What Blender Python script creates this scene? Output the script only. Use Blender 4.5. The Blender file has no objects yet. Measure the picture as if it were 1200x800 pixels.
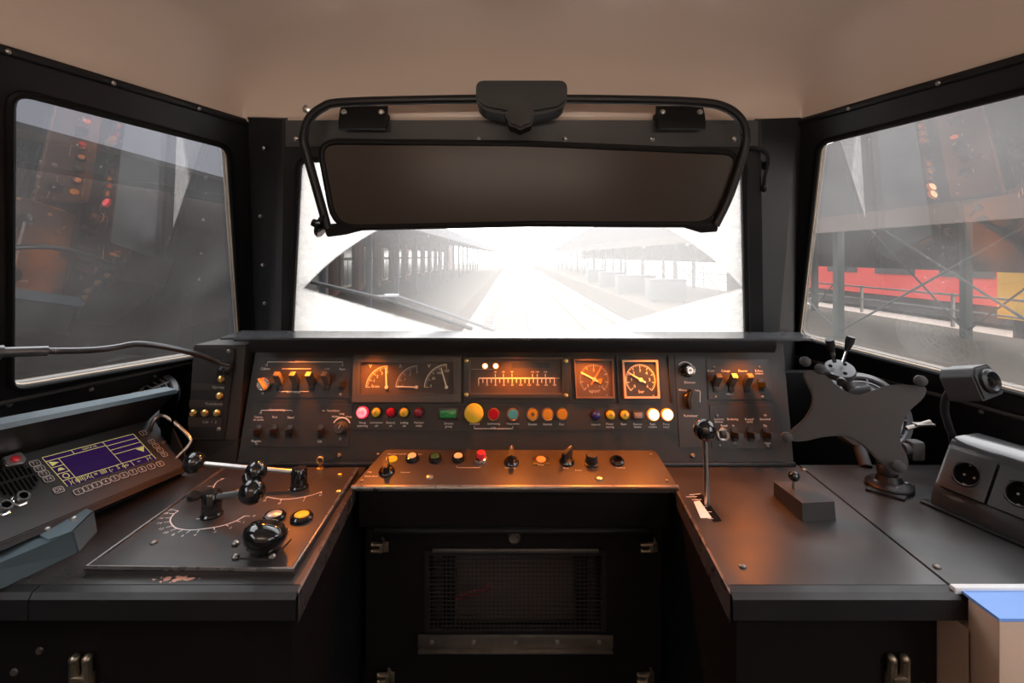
import bpy, bmesh, math, random
from mathutils import Vector, Matrix
from mathutils.bvhtree import BVHTree
random.seed(7)
# ------------------------------------------------------------------ camera, world, exposure
F = 560.0                                   # focal length in pixels of a 1200x800 frame
S = bpy.context.scene
COL = S.collection
cam_d = bpy.data.cameras.new('camera'); cam = bpy.data.objects.new('camera', cam_d); COL.objects.link(cam)
cam.location = (0, 0, 0); cam.rotation_euler = (math.pi/2, 0, 0)
cam_d.sensor_width = 36; cam_d.sensor_fit = 'HORIZONTAL'; cam_d.lens = 36*F/1200
cam_d.shift_x = 0.0; cam_d.shift_y = -100/1200.0
cam_d.clip_start = 0.02; cam_d.clip_end = 2000
S.camera = cam
S.view_settings.view_transform = 'Standard'; S.view_settings.look = 'None'
S.view_settings.gamma = 1; S.view_settings.use_curve_mapping = False
S.view_settings.exposure = 0.0
SKY = 5.5
world = bpy.data.worlds.new('overcast_sky'); S.world = world; world.use_nodes = True
wn = world.node_tree; wn.nodes.clear()
wo = wn.nodes.new('ShaderNodeOutputWorld'); wb = wn.nodes.new('ShaderNodeBackground')
wt = wn.nodes.new('ShaderNodeTexCoord'); ws = wn.nodes.new('ShaderNodeSeparateXYZ')
wr = wn.nodes.new('ShaderNodeValToRGB'); wr.color_ramp.elements[0].position = 0.0
wr.color_ramp.elements[0].color = (1.0, .98, .95, 1); wr.color_ramp.elements[1].color = (.93, .95, 1, 1)
wn.links.new(wt.outputs['Generated'], ws.inputs[0]); wn.links.new(ws.outputs['Z'], wr.inputs[0])
wn.links.new(wr.outputs[0], wb.inputs[0]); wb.inputs[1].default_value = SKY
wn.links.new(wb.outputs[0], wo.inputs[0])
FILL_W = 42                                  # power of the fill lamp added on the unseen rear wall
AMBER_W = 1.45                               # power of one glare lamp under the hood
S.cycles.max_bounces = 10; S.cycles.transparent_max_bounces = 24
S.cycles.sample_clamp_indirect = 6; S.cycles.use_denoising = True

# ------------------------------------------------------------------ helpers
def V(*a): return Vector(a)
def ray(px, py): return V((px-600)/F, 1.0, (300-py)/F)
def P(px, py, Y): return ray(px, py)*Y
class Frame:
    """a plane with an origin and two axes; pt = px(x, y) gives in-plane coordinates"""
    def __init__(s, o, e1, e2):
        s.o = Vector(o); s.x = Vector(e1).normalized(); e2 = Vector(e2)
        s.y = (e2 - s.x*e2.dot(s.x)).normalized(); s.z = s.x.cross(s.y)
        s.M = Matrix(((s.x.x, s.y.x, s.z.x, s.o.x), (s.x.y, s.y.y, s.z.y, s.o.y), (s.x.z, s.y.z, s.z.z, s.o.z), (0, 0, 0, 1)))
        s.I = s.M.inverted()
    def px(s, x, y, h=0.0):
        d = ray(x, y); t = (s.o + s.z*h).dot(s.z)/d.dot(s.z)
        q = s.I @ (d*t); return V(q.x, q.y)
    def loc(s, p): return s.I @ Vector(p)
WM = {}                                     # world matrices of what was made here
def put(o, parent=None, M=None):
    COL.objects.link(o)
    M = M or Matrix.Identity(4)
    if parent: o.parent = parent
    o.matrix_basis = M
    WM[o.name] = (WM[parent.name] if parent else Matrix.Identity(4)) @ M
    return o
def tag(o, label=None, cat=None, group=None, kind=None):
    if label: o['label'] = label
    if cat: o['category'] = cat
    if group: o['group'] = group
    if kind: o['kind'] = kind
    return o
def thing(name, M, label, cat, group=None):
    if not isinstance(M, Matrix): M = Matrix.Translation(Vector(M))
    o = bpy.data.objects.new(name, None); o.empty_display_size = .05
    put(o, None, M); return tag(o, label, cat, group)
def T(x=0, y=0, z=0): return Matrix.Translation((x, y, z))
def R(a, ax): return Matrix.Rotation(math.radians(a), 4, ax)
def smooth(pts, n=6, closed=False):
    pts = [Vector(p) for p in pts]; N = len(pts); out = []
    if N < 3: return pts
    for i in range(N if closed else N-1):
        p1, p2 = pts[i], pts[(i+1) % N]
        p0 = pts[i-1] if (i > 0 or closed) else p1*2-p2
        p3 = pts[(i+2) % N] if (i+2 < N or closed) else p2*2-p1
        for k in range(n):
            t = k/n
            out.append(.5*((2*p1)+(p2-p0)*t+(2*p0-5*p1+4*p2-p3)*t*t+(3*p1-p0-3*p2+p3)*t**3))
    if not closed: out.append(pts[-1])
    return out
def rounded(poly, r, n=5):
    """2-D polygon with its corners rounded"""
    out = []; N = len(poly)
    rr = r if isinstance(r, (list, tuple)) else [r]*N
    for i in range(N):
        p = Vector(poly[i]).to_2d(); a = Vector(poly[i-1]).to_2d(); b = Vector(poly[(i+1) % N]).to_2d()
        da, db = (a-p), (b-p); k = min(rr[i], da.length*.49, db.length*.49)
        s, e = p+da.normalized()*k, p+db.normalized()*k
        for j in range(n+1):
            t = j/n; out.append(s*(1-t)**2+p*2*t*(1-t)+e*t*t)
    return out
def rect(w, h, cx=0, cy=0): return [(cx-w/2, cy-h/2), (cx+w/2, cy-h/2), (cx+w/2, cy+h/2), (cx-w/2, cy+h/2)]
FONT_CACHE = {}
def text_mesh(s, size, align):
    k = (s, size, align)
    if k not in FONT_CACHE:
        c = bpy.data.curves.new('lettering', 'FONT'); c.body = s; c.size = size; c.align_x = align; c.align_y = 'CENTER'; c.resolution_u = 2
        o = bpy.data.objects.new('lettering', c); m = bpy.data.meshes.new_from_object(o)
        bpy.data.objects.remove(o); bpy.data.curves.remove(c); FONT_CACHE[k] = m
    return FONT_CACHE[k]
class MB:
    def __init__(s, M=None): s.bm = bmesh.new(); s.M = M or Matrix.Identity(4); s.mi = 0
    def add(s, b, M=None):
        b.transform(s.M @ (M or Matrix.Identity(4)))
        for f in b.faces: f.material_index = s.mi
        m = bpy.data.meshes.new('t'); b.to_mesh(m); b.free(); s.bm.from_mesh(m); bpy.data.meshes.remove(m); return s
    def mat(s, i): s.mi = i; return s
    def box(s, c, d, bev=0.0, M=None, seg=2):
        b = bmesh.new(); bmesh.ops.create_cube(b, size=1); b.transform(T(*c) @ Matrix.Diagonal((*d, 1)))
        if bev: bmesh.ops.bevel(b, geom=b.edges[:], offset=bev, segments=seg, affect='EDGES', profile=.5)
        return s.add(b, M)
    def cyl(s, c, r, h, r2=None, seg=24, bev=0.0, M=None):
        """from c upwards along z"""
        b = bmesh.new(); bmesh.ops.create_cone(b, cap_ends=True, segments=seg, radius1=r, radius2=r if r2 is None else r2, depth=h)
        if bev:
            bmesh.ops.bevel(b, geom=[e for e in b.edges if abs(e.verts[0].co.z-e.verts[1].co.z) < 1e-6], offset=bev, segments=2, affect='EDGES')
        b.transform(T(c[0], c[1], c[2]+h/2)); return s.add(b, M)
    def ball(s, c, r, sc=(1, 1, 1), M=None, seg=24):
        b = bmesh.new(); bmesh.ops.create_uvsphere(b, u_segments=seg, v_segments=seg//2, radius=r)
        b.transform(T(*c) @ Matrix.Diagonal((*sc, 1))); return s.add(b, M)
    def lathe(s, prof, seg=28, M=None):
        b = bmesh.new(); rings = []
        for r, z in prof:
            rings.append([b.verts.new((r*math.cos(2*math.pi*i/seg), r*math.sin(2*math.pi*i/seg), z)) for i in range(seg)] if r > 1e-6 else [b.verts.new((0, 0, z))])
        for A, B in zip(rings, rings[1:]):
            for i in range(seg):
                j = (i+1) % seg
                q = [A[i % len(A)], A[j % len(A)], B[j % len(B)], B[i % len(B)]]
                u = []
                for v in q:
                    if v not in u: u.append(v)
                if len(u) > 2: b.faces.new(u)
        for g in (rings[0], rings[-1]):
            if len(g) > 2: b.faces.new(g)
        bmesh.ops.recalc_face_normals(b, faces=b.faces[:]); return s.add(b, M)
    def prism(s, poly, z0, z1, M=None, bev=0.0):
        b = bmesh.new(); vs = [b.verts.new((p[0], p[1], z0)) for p in poly]
        f = b.faces.new(vs); r = bmesh.ops.extrude_face_region(b, geom=[f])
        bmesh.ops.translate(b, vec=(0, 0, z1-z0), verts=[v for v in r['geom'] if isinstance(v, bmesh.types.BMVert)])
        bmesh.ops.recalc_face_normals(b, faces=b.faces[:])
        if bev:
            bmesh.ops.bevel(b, geom=[e for e in b.edges if abs(e.verts[0].co.z-z1) < 1e-6 and abs(e.verts[1].co.z-z1) < 1e-6], offset=bev, segments=2, affect='EDGES')
        return s.add(b, M)
    def hull(s, A, B, M=None):
        """loft between two loops of 3-D points, capped"""
        b = bmesh.new(); a = [b.verts.new(p) for p in A]; c = [b.verts.new(p) for p in B]; n = len(a)
        for i in range(n): b.faces.new((a[i], a[(i+1) % n], c[(i+1) % n], c[i]))
        b.faces.new(a); b.faces.new(c); bmesh.ops.recalc_face_normals(b, faces=b.faces[:]); return s.add(b, M)
    def tube(s, pts, r, seg=10, closed=False, M=None, radii=None):
        b = bmesh.new(); pts = [Vector(p) for p in pts]; N = len(pts); rings = []; up = None
        for i, p in enumerate(pts):
            d = (pts[(i+1) % N]-pts[i-1]) if closed else (pts[min(i+1, N-1)]-pts[max(i-1, 0)])
            d.normalize()
            if up is None: up = d.orthogonal().normalized()
            up = (up-d*up.dot(d)); up.normalize(); w = d.cross(up); rr = radii[i] if radii else r
            rings.append([b.verts.new(p+(up*math.cos(2*math.pi*k/seg)+w*math.sin(2*math.pi*k/seg))*rr) for k in range(seg)])
        for i in range(N if closed else N-1):
            A, B = rings[i], rings[(i+1) % N]
            off = 0
            if closed and i == N-1:
                off = min(range(seg), key=lambda k: (A[0].co-B[k].co).length)
            for k in range(seg): b.faces.new((A[k], A[(k+1) % seg], B[(k+1+off) % seg], B[(k+off) % seg]))
        if not closed: b.faces.new(rings[0]); b.faces.new(rings[-1])
        bmesh.ops.recalc_face_normals(b, faces=b.faces[:]); return s.add(b, M)
    def ribbon(s, pts, w, z, M=None):
        """flat painted line along 2-D points"""
        b = bmesh.new(); pts = [Vector(p).to_2d() for p in pts]; N = len(pts); L = []
        for i, p in enumerate(pts):
            d = pts[min(i+1, N-1)]-pts[max(i-1, 0)]; d.normalize(); n = V(-d.y, d.x)*w/2
            L.append((b.verts.new((p.x+n.x, p.y+n.y, z)), b.verts.new((p.x-n.x, p.y-n.y, z))))
        for A, B in zip(L, L[1:]): b.faces.new((A[0], A[1], B[1], B[0]))
        bmesh.ops.recalc_face_normals(b, faces=b.faces[:])
        return s.add(b, M)
    def flat(s, poly, z, M=None):
        b = bmesh.new(); b.faces.new([b.verts.new((p[0], p[1], z)) for p in poly]); return s.add(b, M)
    def poly3(s, pts):
        b = bmesh.new(); b.faces.new([b.verts.new(p) for p in pts]); return s.add(b)
    def arc(s, c, r, a0, a1, w, z, n=24, M=None):
        return s.ribbon([(c[0]+r*math.cos(math.radians(a0+(a1-a0)*i/n)), c[1]+r*math.sin(math.radians(a0+(a1-a0)*i/n))) for i in range(n+1)], w, z, M)
    def text(s, t, size, M=None, align='CENTER'):
        b = bmesh.new(); b.from_mesh(text_mesh(t, size, align)); return s.add(b, M)
    def ringplate(s, outer, inner, r, t, M=None):
        """quad plate with a rounded-corner quad hole, thickness t towards -z"""
        b = bmesh.new(); n = 5; loops = []
        inn = rounded(inner, r, n)
        for z in (0, -t):
            o = [b.verts.new((p[0], p[1], z)) for p in outer]; q = [b.verts.new((p[0], p[1], z)) for p in inn]; loops.append((o, q))
            for k in range(4):
                g = q[k*(n+1):(k+1)*(n+1)]
                for i in range(n): b.faces.new((o[k], g[i], g[i+1]))
                b.faces.new((o[k], g[-1], q[((k+1) % 4)*(n+1)], o[(k+1) % 4]))
        for j in (0, 1):
            A, B = loops[0][j], loops[1][j]
            for i in range(len(A)): b.faces.new((A[i], A[(i+1) % len(A)], B[(i+1) % len(A)], B[i]))
        bmesh.ops.recalc_face_normals(b, faces=b.faces[:]); return s.add(b, M)
    def build(s, name, mats, parent=None, M=None, world=False, ang=35, flat=False):
        if world and parent: s.bm.transform(WM[parent.name].inverted())
        if world and M is not None: s.bm.transform(M.inverted())
        m = bpy.data.meshes.new(name); s.bm.to_mesh(m); s.bm.free()
        for k in (mats if isinstance(mats, (list, tuple)) else [mats]): m.materials.append(k)
        if not flat:
            m.polygons.foreach_set('use_smooth', [True]*len(m.polygons)); m.set_sharp_from_angle(angle=math.radians(ang))
        o = bpy.data.objects.new(name, m); return put(o, parent, M)
def again(o, parent, M):
    """one more of a part: shares its mesh"""
    c = o.copy(); put(c, parent, M); return c

# ------------------------------------------------------------------ materials
MATS = {}
def mat(name, col, rough=.5, metal=0, emit=None, es=0, rv=0.0, cv=0.0, scale=30, bump=0.0, coat=0, spec=.5):
    m = bpy.data.materials.new(name); m.use_nodes = True; nt = m.node_tree; b = nt.nodes['Principled BSDF']
    b.inputs['Base Color'].default_value = (*col, 1); b.inputs['Roughness'].default_value = rough; b.inputs['Metallic'].default_value = metal
    b.inputs['Coat Weight'].default_value = coat; b.inputs['Specular IOR Level'].default_value = spec
    if emit: b.inputs['Emission Color'].default_value = (*emit, 1); b.inputs['Emission Strength'].default_value = es
    if rv or cv or bump:
        tc = nt.nodes.new('ShaderNodeTexCoord'); n = nt.nodes.new('ShaderNodeTexNoise'); n.inputs['Scale'].default_value = scale; n.inputs['Detail'].default_value = 6
        nt.links.new(tc.outputs['Object'], n.inputs['Vector'])
        if rv:
            r = nt.nodes.new('ShaderNodeMapRange'); r.inputs['From Min'].default_value = .3; r.inputs['From Max'].default_value = .7
            r.inputs['To Min'].default_value = max(.02, rough-rv); r.inputs['To Max'].default_value = rough+rv
            nt.links.new(n.outputs['Fac'], r.inputs['Value']); nt.links.new(r.outputs[0], b.inputs['Roughness'])
        if cv:
            x = nt.nodes.new('ShaderNodeMix'); x.data_type = 'RGBA'
            x.inputs['A'].default_value = (*[c*(1-cv) for c in col], 1); x.inputs['B'].default_value = (*[min(1, c*(1+cv)) for c in col], 1)
            nt.links.new(n.outputs['Fac'], x.inputs['Factor']); nt.links.new(x.outputs['Result'], b.inputs['Base Color'])
        if bump:
            n2 = nt.nodes.new('ShaderNodeTexNoise'); n2.inputs['Scale'].default_value = scale*20; nt.links.new(tc.outputs['Object'], n2.inputs['Vector'])
            u = nt.nodes.new('ShaderNodeBump'); u.inputs['Strength'].default_value = bump; u.inputs['Distance'].default_value = .001
            nt.links.new(n2.outputs['Fac'], u.inputs['Height']); nt.links.new(u.outputs[0], b.inputs['Normal'])
    MATS[name] = m; return m
black = mat('satin_black_paint', (.010, .010, .011), .42, rv=.08, cv=.2, scale=9, spec=.35)
wallblack = mat('black_wall_paint', (.013, .013, .014), .40, rv=.06, scale=6)
headgray = mat('dark_grey_paint', (.05, .05, .052), .5, rv=.05, scale=6)
consolem = mat('charcoal_console_paint', (.019, .0165, .015), .46, rv=.06, cv=.15, scale=12, bump=.08, spec=.42)
plate = mat('charcoal_panel_plate', (.022, .0185, .017), .42, rv=.05, cv=.1, scale=14, bump=.05, spec=.42)
deskm = mat('worn_black_desk_paint', (.026, .024, .024), .36, rv=.12, cv=.3, scale=7, bump=.06)
deskm2 = mat('black_desk_plate', (.024, .022, .022), .38, rv=.09, cv=.25, scale=10, bump=.05)
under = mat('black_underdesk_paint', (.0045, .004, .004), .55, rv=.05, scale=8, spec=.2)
gloss = mat('glossy_black_bakelite', (.010, .010, .011), .10, coat=.4)
blackpl = mat('black_plastic', (.014, .014, .015), .38)
rubber = mat('grey_black_rubber', (.032, .032, .035), .7, cv=.1)
chrome = mat('chrome', (.75, .75, .76), .16, 1)
steel = mat('brushed_steel', (.50, .49, .48), .32, 1, rv=.06, scale=40)
brass = mat('brass', (.75, .50, .18), .28, 1)
dullsteel = mat('worn_dull_steel', (.22, .20, .18), .42, .9, rv=.1, cv=.4, scale=30)
white = mat('white_lettering', (.78, .75, .72), .6)
dimwhite = mat('grey_lettering', (.42, .40, .38), .6)
ceilm = mat('beige_ceiling_paint', (.64, .525, .445), .27)
beige = mat('beige_cabinet_paint', (.50, .37, .29), .5, cv=.06, scale=8)
blue = mat('blue_laminate', (.16, .34, .80), .45, cv=.06, scale=14)
whitetrim = mat('pale_edge_trim', (.72, .74, .76), .4)
bluegrey = mat('blue_grey_paint', (.075, .115, .14), .42, rv=.06, cv=.1, scale=10)
visorm = mat('dark_visor_film', (.05, .038, .031), .27, spec=.2)
foam = mat('black_visor_edging', (.005, .005, .005), .6, spec=.25)
orange_p = mat('orange_painted_pointer', (.85, .33, .06), .4)
dialm = mat('dark_dial_face', (.062, .042, .030), .5, cv=.1)
dialb = mat('black_dial_face', (.025, .026, .030), .4)
cream = mat('cream_dial_paint', (.85, .72, .52), .5)
sootg = mat('green_lens', (.01, .20, .05), .25); redl = mat('red_lens', (.24, .004, .02), .35, spec=.12); redd = mat('dark_red_lens', (.13, .01, .02), .15)
yell = mat('yellow_lens', (.42, .34, .02), .22); yelb = mat('yellow_button', (.72, .52, .03), .35); amberb = mat('amber_button', (.32, .18, .02), .4, spec=.15)
cyan = mat('light_blue_button', (.04, .24, .36), .35, spec=.12); bluel = mat('deep_blue_lens', (.02, .015, .16), .15); greyl = mat('grey_window', (.18, .15, .14), .4)
redcap = mat('red_button_cap', (.75, .03, .05), .35); creamb = mat('cream_button', (.85, .62, .35), .35); greenb = mat('dark_green_button', (.03, .10, .03), .4)
litred = mat('lit_red_lens', (.9, .3, .3), .4, emit=(1, .12, .16), es=2.3); litrim = mat('lit_red_rim', (.7, .02, .05), .3, emit=(1, .02, .08), es=.55)
litam = mat('lit_amber_lens', (1, .8, .5), .4, emit=(1, .70, .36), es=3.2); litamr = mat('lit_amber_rim', (.8, .3, .05), .3, emit=(1, .28, .03), es=.5)
led = mat('lit_led', (1, .8, .6), .3, emit=(1, .74, .5), es=5); ledr = mat('lit_led_halo', (1, .4, .2), .3, emit=(1, .30, .10), es=2.2)
bulbm = mat('amber_bulb', (1, .5, .1), .3, emit=(1, .42, .08), es=6)
screenm = mat('purple_screen', (.012, .006, .03), .12, emit=(.035, .012, .085), es=.5)
glyph = mat('yellow_screen_glyphs', (.25, .24, .06), .5, emit=(.85, .74, .25), es=.42)
termm = mat('dark_grey_terminal_front', (.038, .042, .048), .45, cv=.1, scale=20)
darkhole = mat('painted_recess_shade', (.003, .003, .003), .9, spec=.1)  # near-black colour stands in for shade inside wells, slots and holes
fabric = mat('grey_brown_cloth', (.10, .075, .07), .9, cv=.4, scale=12)
redrag = mat('dark_red_strap', (.14, .02, .02), .8)

def desk_paint():
    """black desk paint with a chipped patch that shows the salmon primer"""
    m = deskm.copy(); m.name = 'chipped_black_desk_paint'; nt = m.node_tree; b = nt.nodes['Principled BSDF']
    tc = nt.nodes.new('ShaderNodeTexCoord')
    n = nt.nodes.new('ShaderNodeTexNoise'); n.inputs['Scale'].default_value = 95; n.inputs['Detail'].default_value = 4
    nt.links.new(tc.outputs['Object'], n.inputs['Vector'])
    sub = nt.nodes.new('ShaderNodeVectorMath'); sub.operation = 'SUBTRACT'; sub.inputs[1].default_value = (-.625-((350-600)/F*F*.6/(689-300)), .889-1.0, .80)
    sc = nt.nodes.new('ShaderNodeVectorMath'); sc.operation = 'MULTIPLY'; sc.inputs[1].default_value = (15, 60, 0)
    ln = nt.nodes.new('ShaderNodeVectorMath'); ln.operation = 'LENGTH'
    nt.links.new(tc.outputs['Object'], sub.inputs[0]); nt.links.new(sub.outputs[0], sc.inputs[0]); nt.links.new(sc.outputs[0], ln.inputs[0])
    fo = nt.nodes.new('ShaderNodeMapRange'); fo.inputs['From Min'].default_value = .25; fo.inputs['From Max'].default_value = 1.4
    fo.inputs['To Min'].default_value = .10; fo.inputs['To Max'].default_value = -.5
    nt.links.new(ln.outputs['Value'], fo.inputs['Value'])
    ad = nt.nodes.new('ShaderNodeMath'); ad.operation = 'ADD'; nt.links.new(n.outputs['Fac'], ad.inputs[0]); nt.links.new(fo.outputs[0], ad.inputs[1])
    gt = nt.nodes.new('ShaderNodeMath'); gt.operation = 'GREATER_THAN'; gt.inputs[1].default_value = .53; nt.links.new(ad.outputs[0], gt.inputs[0])
    old = b.inputs['Base Color'].links[0].from_socket
    x = nt.nodes.new('ShaderNodeMix'); x.data_type = 'RGBA'; x.inputs['B'].default_value = (.70, .34, .24, 1)
    nt.links.new(old, x.inputs['A']); nt.links.new(gt.outputs[0], x.inputs['Factor']); nt.links.new(x.outputs['Result'], b.inputs['Base Color'])
    return m
chipped = desk_paint()

def glass_mat(name, dirt, wiper=None, refl=1.52, speck=.12):
    """clear pane with Fresnel reflection under a thin film of pale dirt; wiper=(cu, cw, r, c, k): the swept area is cleaner"""
    m = bpy.data.materials.new(name); m.use_nodes = True; nt = m.node_tree; nt.nodes.clear(); N = nt.nodes.new; L = nt.links.new
    out = N('ShaderNodeOutputMaterial'); tr = N('ShaderNodeBsdfTransparent'); gl = N('ShaderNodeBsdfGlossy'); gl.inputs['Roughness'].default_value = .015
    fr = N('ShaderNodeFresnel'); fr.inputs['IOR'].default_value = refl
    ge = N('ShaderNodeNewGeometry'); inv = N('ShaderNodeMath'); inv.operation = 'SUBTRACT'; inv.inputs[0].default_value = 1; L(ge.outputs['Backfacing'], inv.inputs[1])
    ff = N('ShaderNodeMath'); ff.operation = 'MULTIPLY'; L(fr.outputs[0], ff.inputs[0]); L(inv.outputs[0], ff.inputs[1])
    cl = N('ShaderNodeMixShader'); L(ff.outputs[0], cl.inputs[0]); L(tr.outputs[0], cl.inputs[1]); L(gl.outputs[0], cl.inputs[2])
    tl = N('ShaderNodeBsdfTranslucent'); tl.inputs['Color'].default_value = (.92, .90, .87, 1)
    df = N('ShaderNodeBsdfDiffuse'); df.inputs['Color'].default_value = (.5, .47, .44, 1)
    fm = N('ShaderNodeMixShader'); fm.inputs[0].default_value = .25; L(tl.outputs[0], fm.inputs[1]); L(df.outputs[0], fm.inputs[2])
    mx = N('ShaderNodeMixShader'); L(cl.outputs[0], mx.inputs[1]); L(fm.outputs[0], mx.inputs[2]); L(mx.outputs[0], out.inputs[0])
    tc = N('ShaderNodeTexCoord'); n = N('ShaderNodeTexNoise'); n.inputs['Scale'].default_value = 4; n.inputs['Detail'].default_value = 8
    L(tc.outputs['Object'], n.inputs['Vector'])
    a = N('ShaderNodeMapRange'); a.inputs['From Min'].default_value = .3; a.inputs['From Max'].default_value = .7
    a.inputs['To Min'].default_value = dirt*.55; a.inputs['To Max'].default_value = dirt*1.45; L(n.outputs['Fac'], a.inputs['Value'])
    # fine specks and scratches
    v = N('ShaderNodeTexNoise'); v.inputs['Scale'].default_value = 120; v.inputs['Detail'].default_value = 2; L(tc.outputs['Object'], v.inputs['Vector'])
    g = N('ShaderNodeMapRange'); g.inputs['From Min'].default_value = .70; g.inputs['From Max'].default_value = .78; g.inputs['To Max'].default_value = speck; L(v.outputs['Fac'], g.inputs['Value'])
    ad = N('ShaderNodeMath'); ad.use_clamp = True; L(a.outputs[0], ad.inputs[0]); L(g.outputs[0], ad.inputs[1])
    fac = ad.outputs[0]
    def math2(op, x, y):
        q = N('ShaderNodeMath'); q.operation = op
        for i, z in enumerate((x, y)):
            if isinstance(z, (int, float)): q.inputs[i].default_value = z
            else: L(z, q.inputs[i])
        return q.outputs[0]
    if wiper:
        cu, cw, r, c, k = wiper
        sp = N('ShaderNodeSeparateXYZ'); L(tc.outputs['Object'], sp.inputs[0])
        du = math2('SUBTRACT', sp.outputs['X'], cu); dw = math2('SUBTRACT', sp.outputs['Y'], cw)
        rr = math2('SQRT', math2('ADD', math2('MULTIPLY', du, du), math2('MULTIPLY', dw, dw)), 0)
        inside = N('ShaderNodeMapRange'); inside.inputs['From Min'].default_value = r+.004; inside.inputs['From Max'].default_value = r-.004; L(rr, inside.inputs['Value'])
        lim = math2('ADD', math2('MULTIPLY', math2('ABSOLUTE', du, 0), k), c)
        up = N('ShaderNodeMapRange'); up.inputs['From Min'].default_value = -.006; up.inputs['From Max'].default_value = .006
        L(math2('SUBTRACT', sp.outputs['Y'], lim), up.inputs['Value'])
        mask = math2('MULTIPLY', inside.outputs[0], up.outputs[0])
        # film on the swept area, thickened from the middle to the right to paint in glare haze
        haze = N('ShaderNodeMapRange'); haze.interpolation_type = 'SMOOTHSTEP'; haze.inputs['From Min'].default_value = -.62; haze.inputs['From Max'].default_value = .05
        haze.inputs['To Min'].default_value = .0; haze.inputs['To Max'].default_value = .23; L(sp.outputs['X'], haze.inputs['Value'])
        cleanv = math2('ADD', math2('MULTIPLY', haze.outputs[0], 1.0), math2('MULTIPLY', fac, .03))
        n3 = N('ShaderNodeTexNoise'); n3.inputs['Scale'].default_value = 26; n3.inputs['Detail'].default_value = 9; n3.inputs['Roughness'].default_value = .7; L(tc.outputs['Object'], n3.inputs['Vector'])
        thick = N('ShaderNodeMapRange'); thick.inputs['From Min'].default_value = .3; thick.inputs['From Max'].default_value = .62
        thick.inputs['To Min'].default_value = .45; thick.inputs['To Max'].default_value = .97; L(n3.outputs['Fac'], thick.inputs['Value'])
        q = N('ShaderNodeMix'); L(mask, q.inputs['Factor']); L(thick.outputs[0], q.inputs['A']); L(cleanv, q.inputs['B']); fac = q.outputs['Result']
    L(fac, mx.inputs[0]); return m

# ------------------------------------------------------------------ the cab shell
ZC = .38                                   # where walls end and the beige ceiling starts
FL = -1.40                                  # floor
LW = dict(A=1.50, B=.38, T=.60); RW = dict(A=1.56, B=.38, T=.60)   # side windows lean in towards the roof
def wl(Y, z): return V(-(LW['A']-LW['B']*max(Y, .6)-LW['T']*z), Y, z)
def wr_(Y, z): return V(RW['A']-RW['B']*max(Y, .6)-RW['T']*z, Y, z)
FLW = Frame(wl(1.2, 0), (LW['B'], 1, 0), (LW['T'], 0, 1))
FRW = Frame(wr_(1.2, 0), (RW['B'], -1, 0), (-RW['T'], 0, 1))
FWS = Frame((0, 1.45, 0), (1, 0, 0), (0, -.3, 1))     # windscreen, leaning back
def structure(name, mb, m, **k): return tag(mb.build(name, m, **k), kind='structure')

def side_wall(side):
    fr, w, hole = (FLW, wl, [(12, 458), (283, 410), (268, 172), (12, 105)]) if side == 'left' else (FRW, wr_, [(935, 396), (1262, 480), (1262, 91), (960, 167)])
    sgn = 1 if side == 'left' else -1
    inner = [fr.px(*p) for p in hole]
    near, far = .80, 2.04
    nb, nt = fr.loc(w(near, FL)), fr.loc(w(near, ZC))
    fa, fb = (fr.px(294, 150), fr.px(300, 430)) if side == 'left' else (fr.px(930, 150), fr.px(922, 430))
    fb2 = fa+(fb-fa)*((nb.y-fa.y)/(fb.y-fa.y)); ft2 = fa+(fb-fa)*((nt.y-fa.y)/(fb.y-fa.y))
    outer = [nb, fb2, ft2, nt] if side == 'left' else [fb2, nb, nt, ft2]
    mb = MB(); mb.ringplate(outer, inner, .035, .035)
    wall = structure('wall_'+side, mb, wallblack, M=fr.M)
    # rear part of the wall: a low panel, a post and the open door window behind the driver
    mb = MB()
    for z0, z1, y0, y1 in ((FL, -.35, -1.3, .80), (.30, ZC, -1.3, .80), (-.35, .30, .62, .80), (-.35, .30, -1.3, -1.1)):
        mb.hull([w(y0, z0), w(y1, z0), w(y1, z1), w(y0, z1)], [p+V(-.035*sgn, 0, 0) for p in (w(y0, z0), w(y1, z0), w(y1, z1), w(y0, z1))])
    mb.build('door_frame', wallblack, wall, world=True)
    # window: rubber frame, pale ring painting the daylit rebate edge, pane
    n = 1 if side == 'left' else 2
    loop = rounded(inner, .035, 5)
    mb = MB(); mb.tube([(p.x, p.y, .001) for p in loop], .008, 8, True)
    win = structure('window_%d' % (n+1), mb, foam, M=fr.M)
    mb = MB(); mb.tube([(p.x*.996+inner[0].x*.002+inner[2].x*.002, p.y*.992+(inner[0].y+inner[2].y)*.004, -.012) for p in loop], .0045, 6, True); mb.build('lit_edge_ring', litedge, win)
    mb = MB(); mb.prism([(p.x, p.y) for p in loop], -.026, -.020); mb.build('pane', glass_mat('dusty_side_glass_'+side, .022 if side == 'left' else .036, refl=2.9), win)
    # ledge strip under the window and its screws
    mb = MB(); a, b = (fr.px(-20, 476), fr.px(232, 422)) if side == 'left' else (fr.px(930, 416), fr.px(1240, 500))
    mb.tube([(a.x, a.y, .004), (b.x, b.y, .004)], .006, 8); mb.build('ledge_strip', headgray, wall)
    for p in ([(11, 474), (107, 456), (182, 440)] if side == 'left' else [(1010, 442), (1070, 458), (1150, 482)]):
        q = fr.px(*p); mb = MB(); mb.lathe([(.006, 0), (.006, .002), (.003, .004), (0, .0045)], 12, T(q.x, q.y, 0)); mb.build('screw', steel, wall)
    # black trim where wall and ceiling meet
    mb = MB(); mb.tube([w(-1.3, ZC), w(.6, ZC), w(1.36, ZC)], .010, 8)
    tr = structure('trim_%d' % n, mb, black)
    for Y in (.88, 1.04, 1.22):
        mb = MB(); mb.ball(w(Y, ZC-.004)+V(sgn*.012, 0, 0), .005); mb.build('screw', steel, tr)
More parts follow.
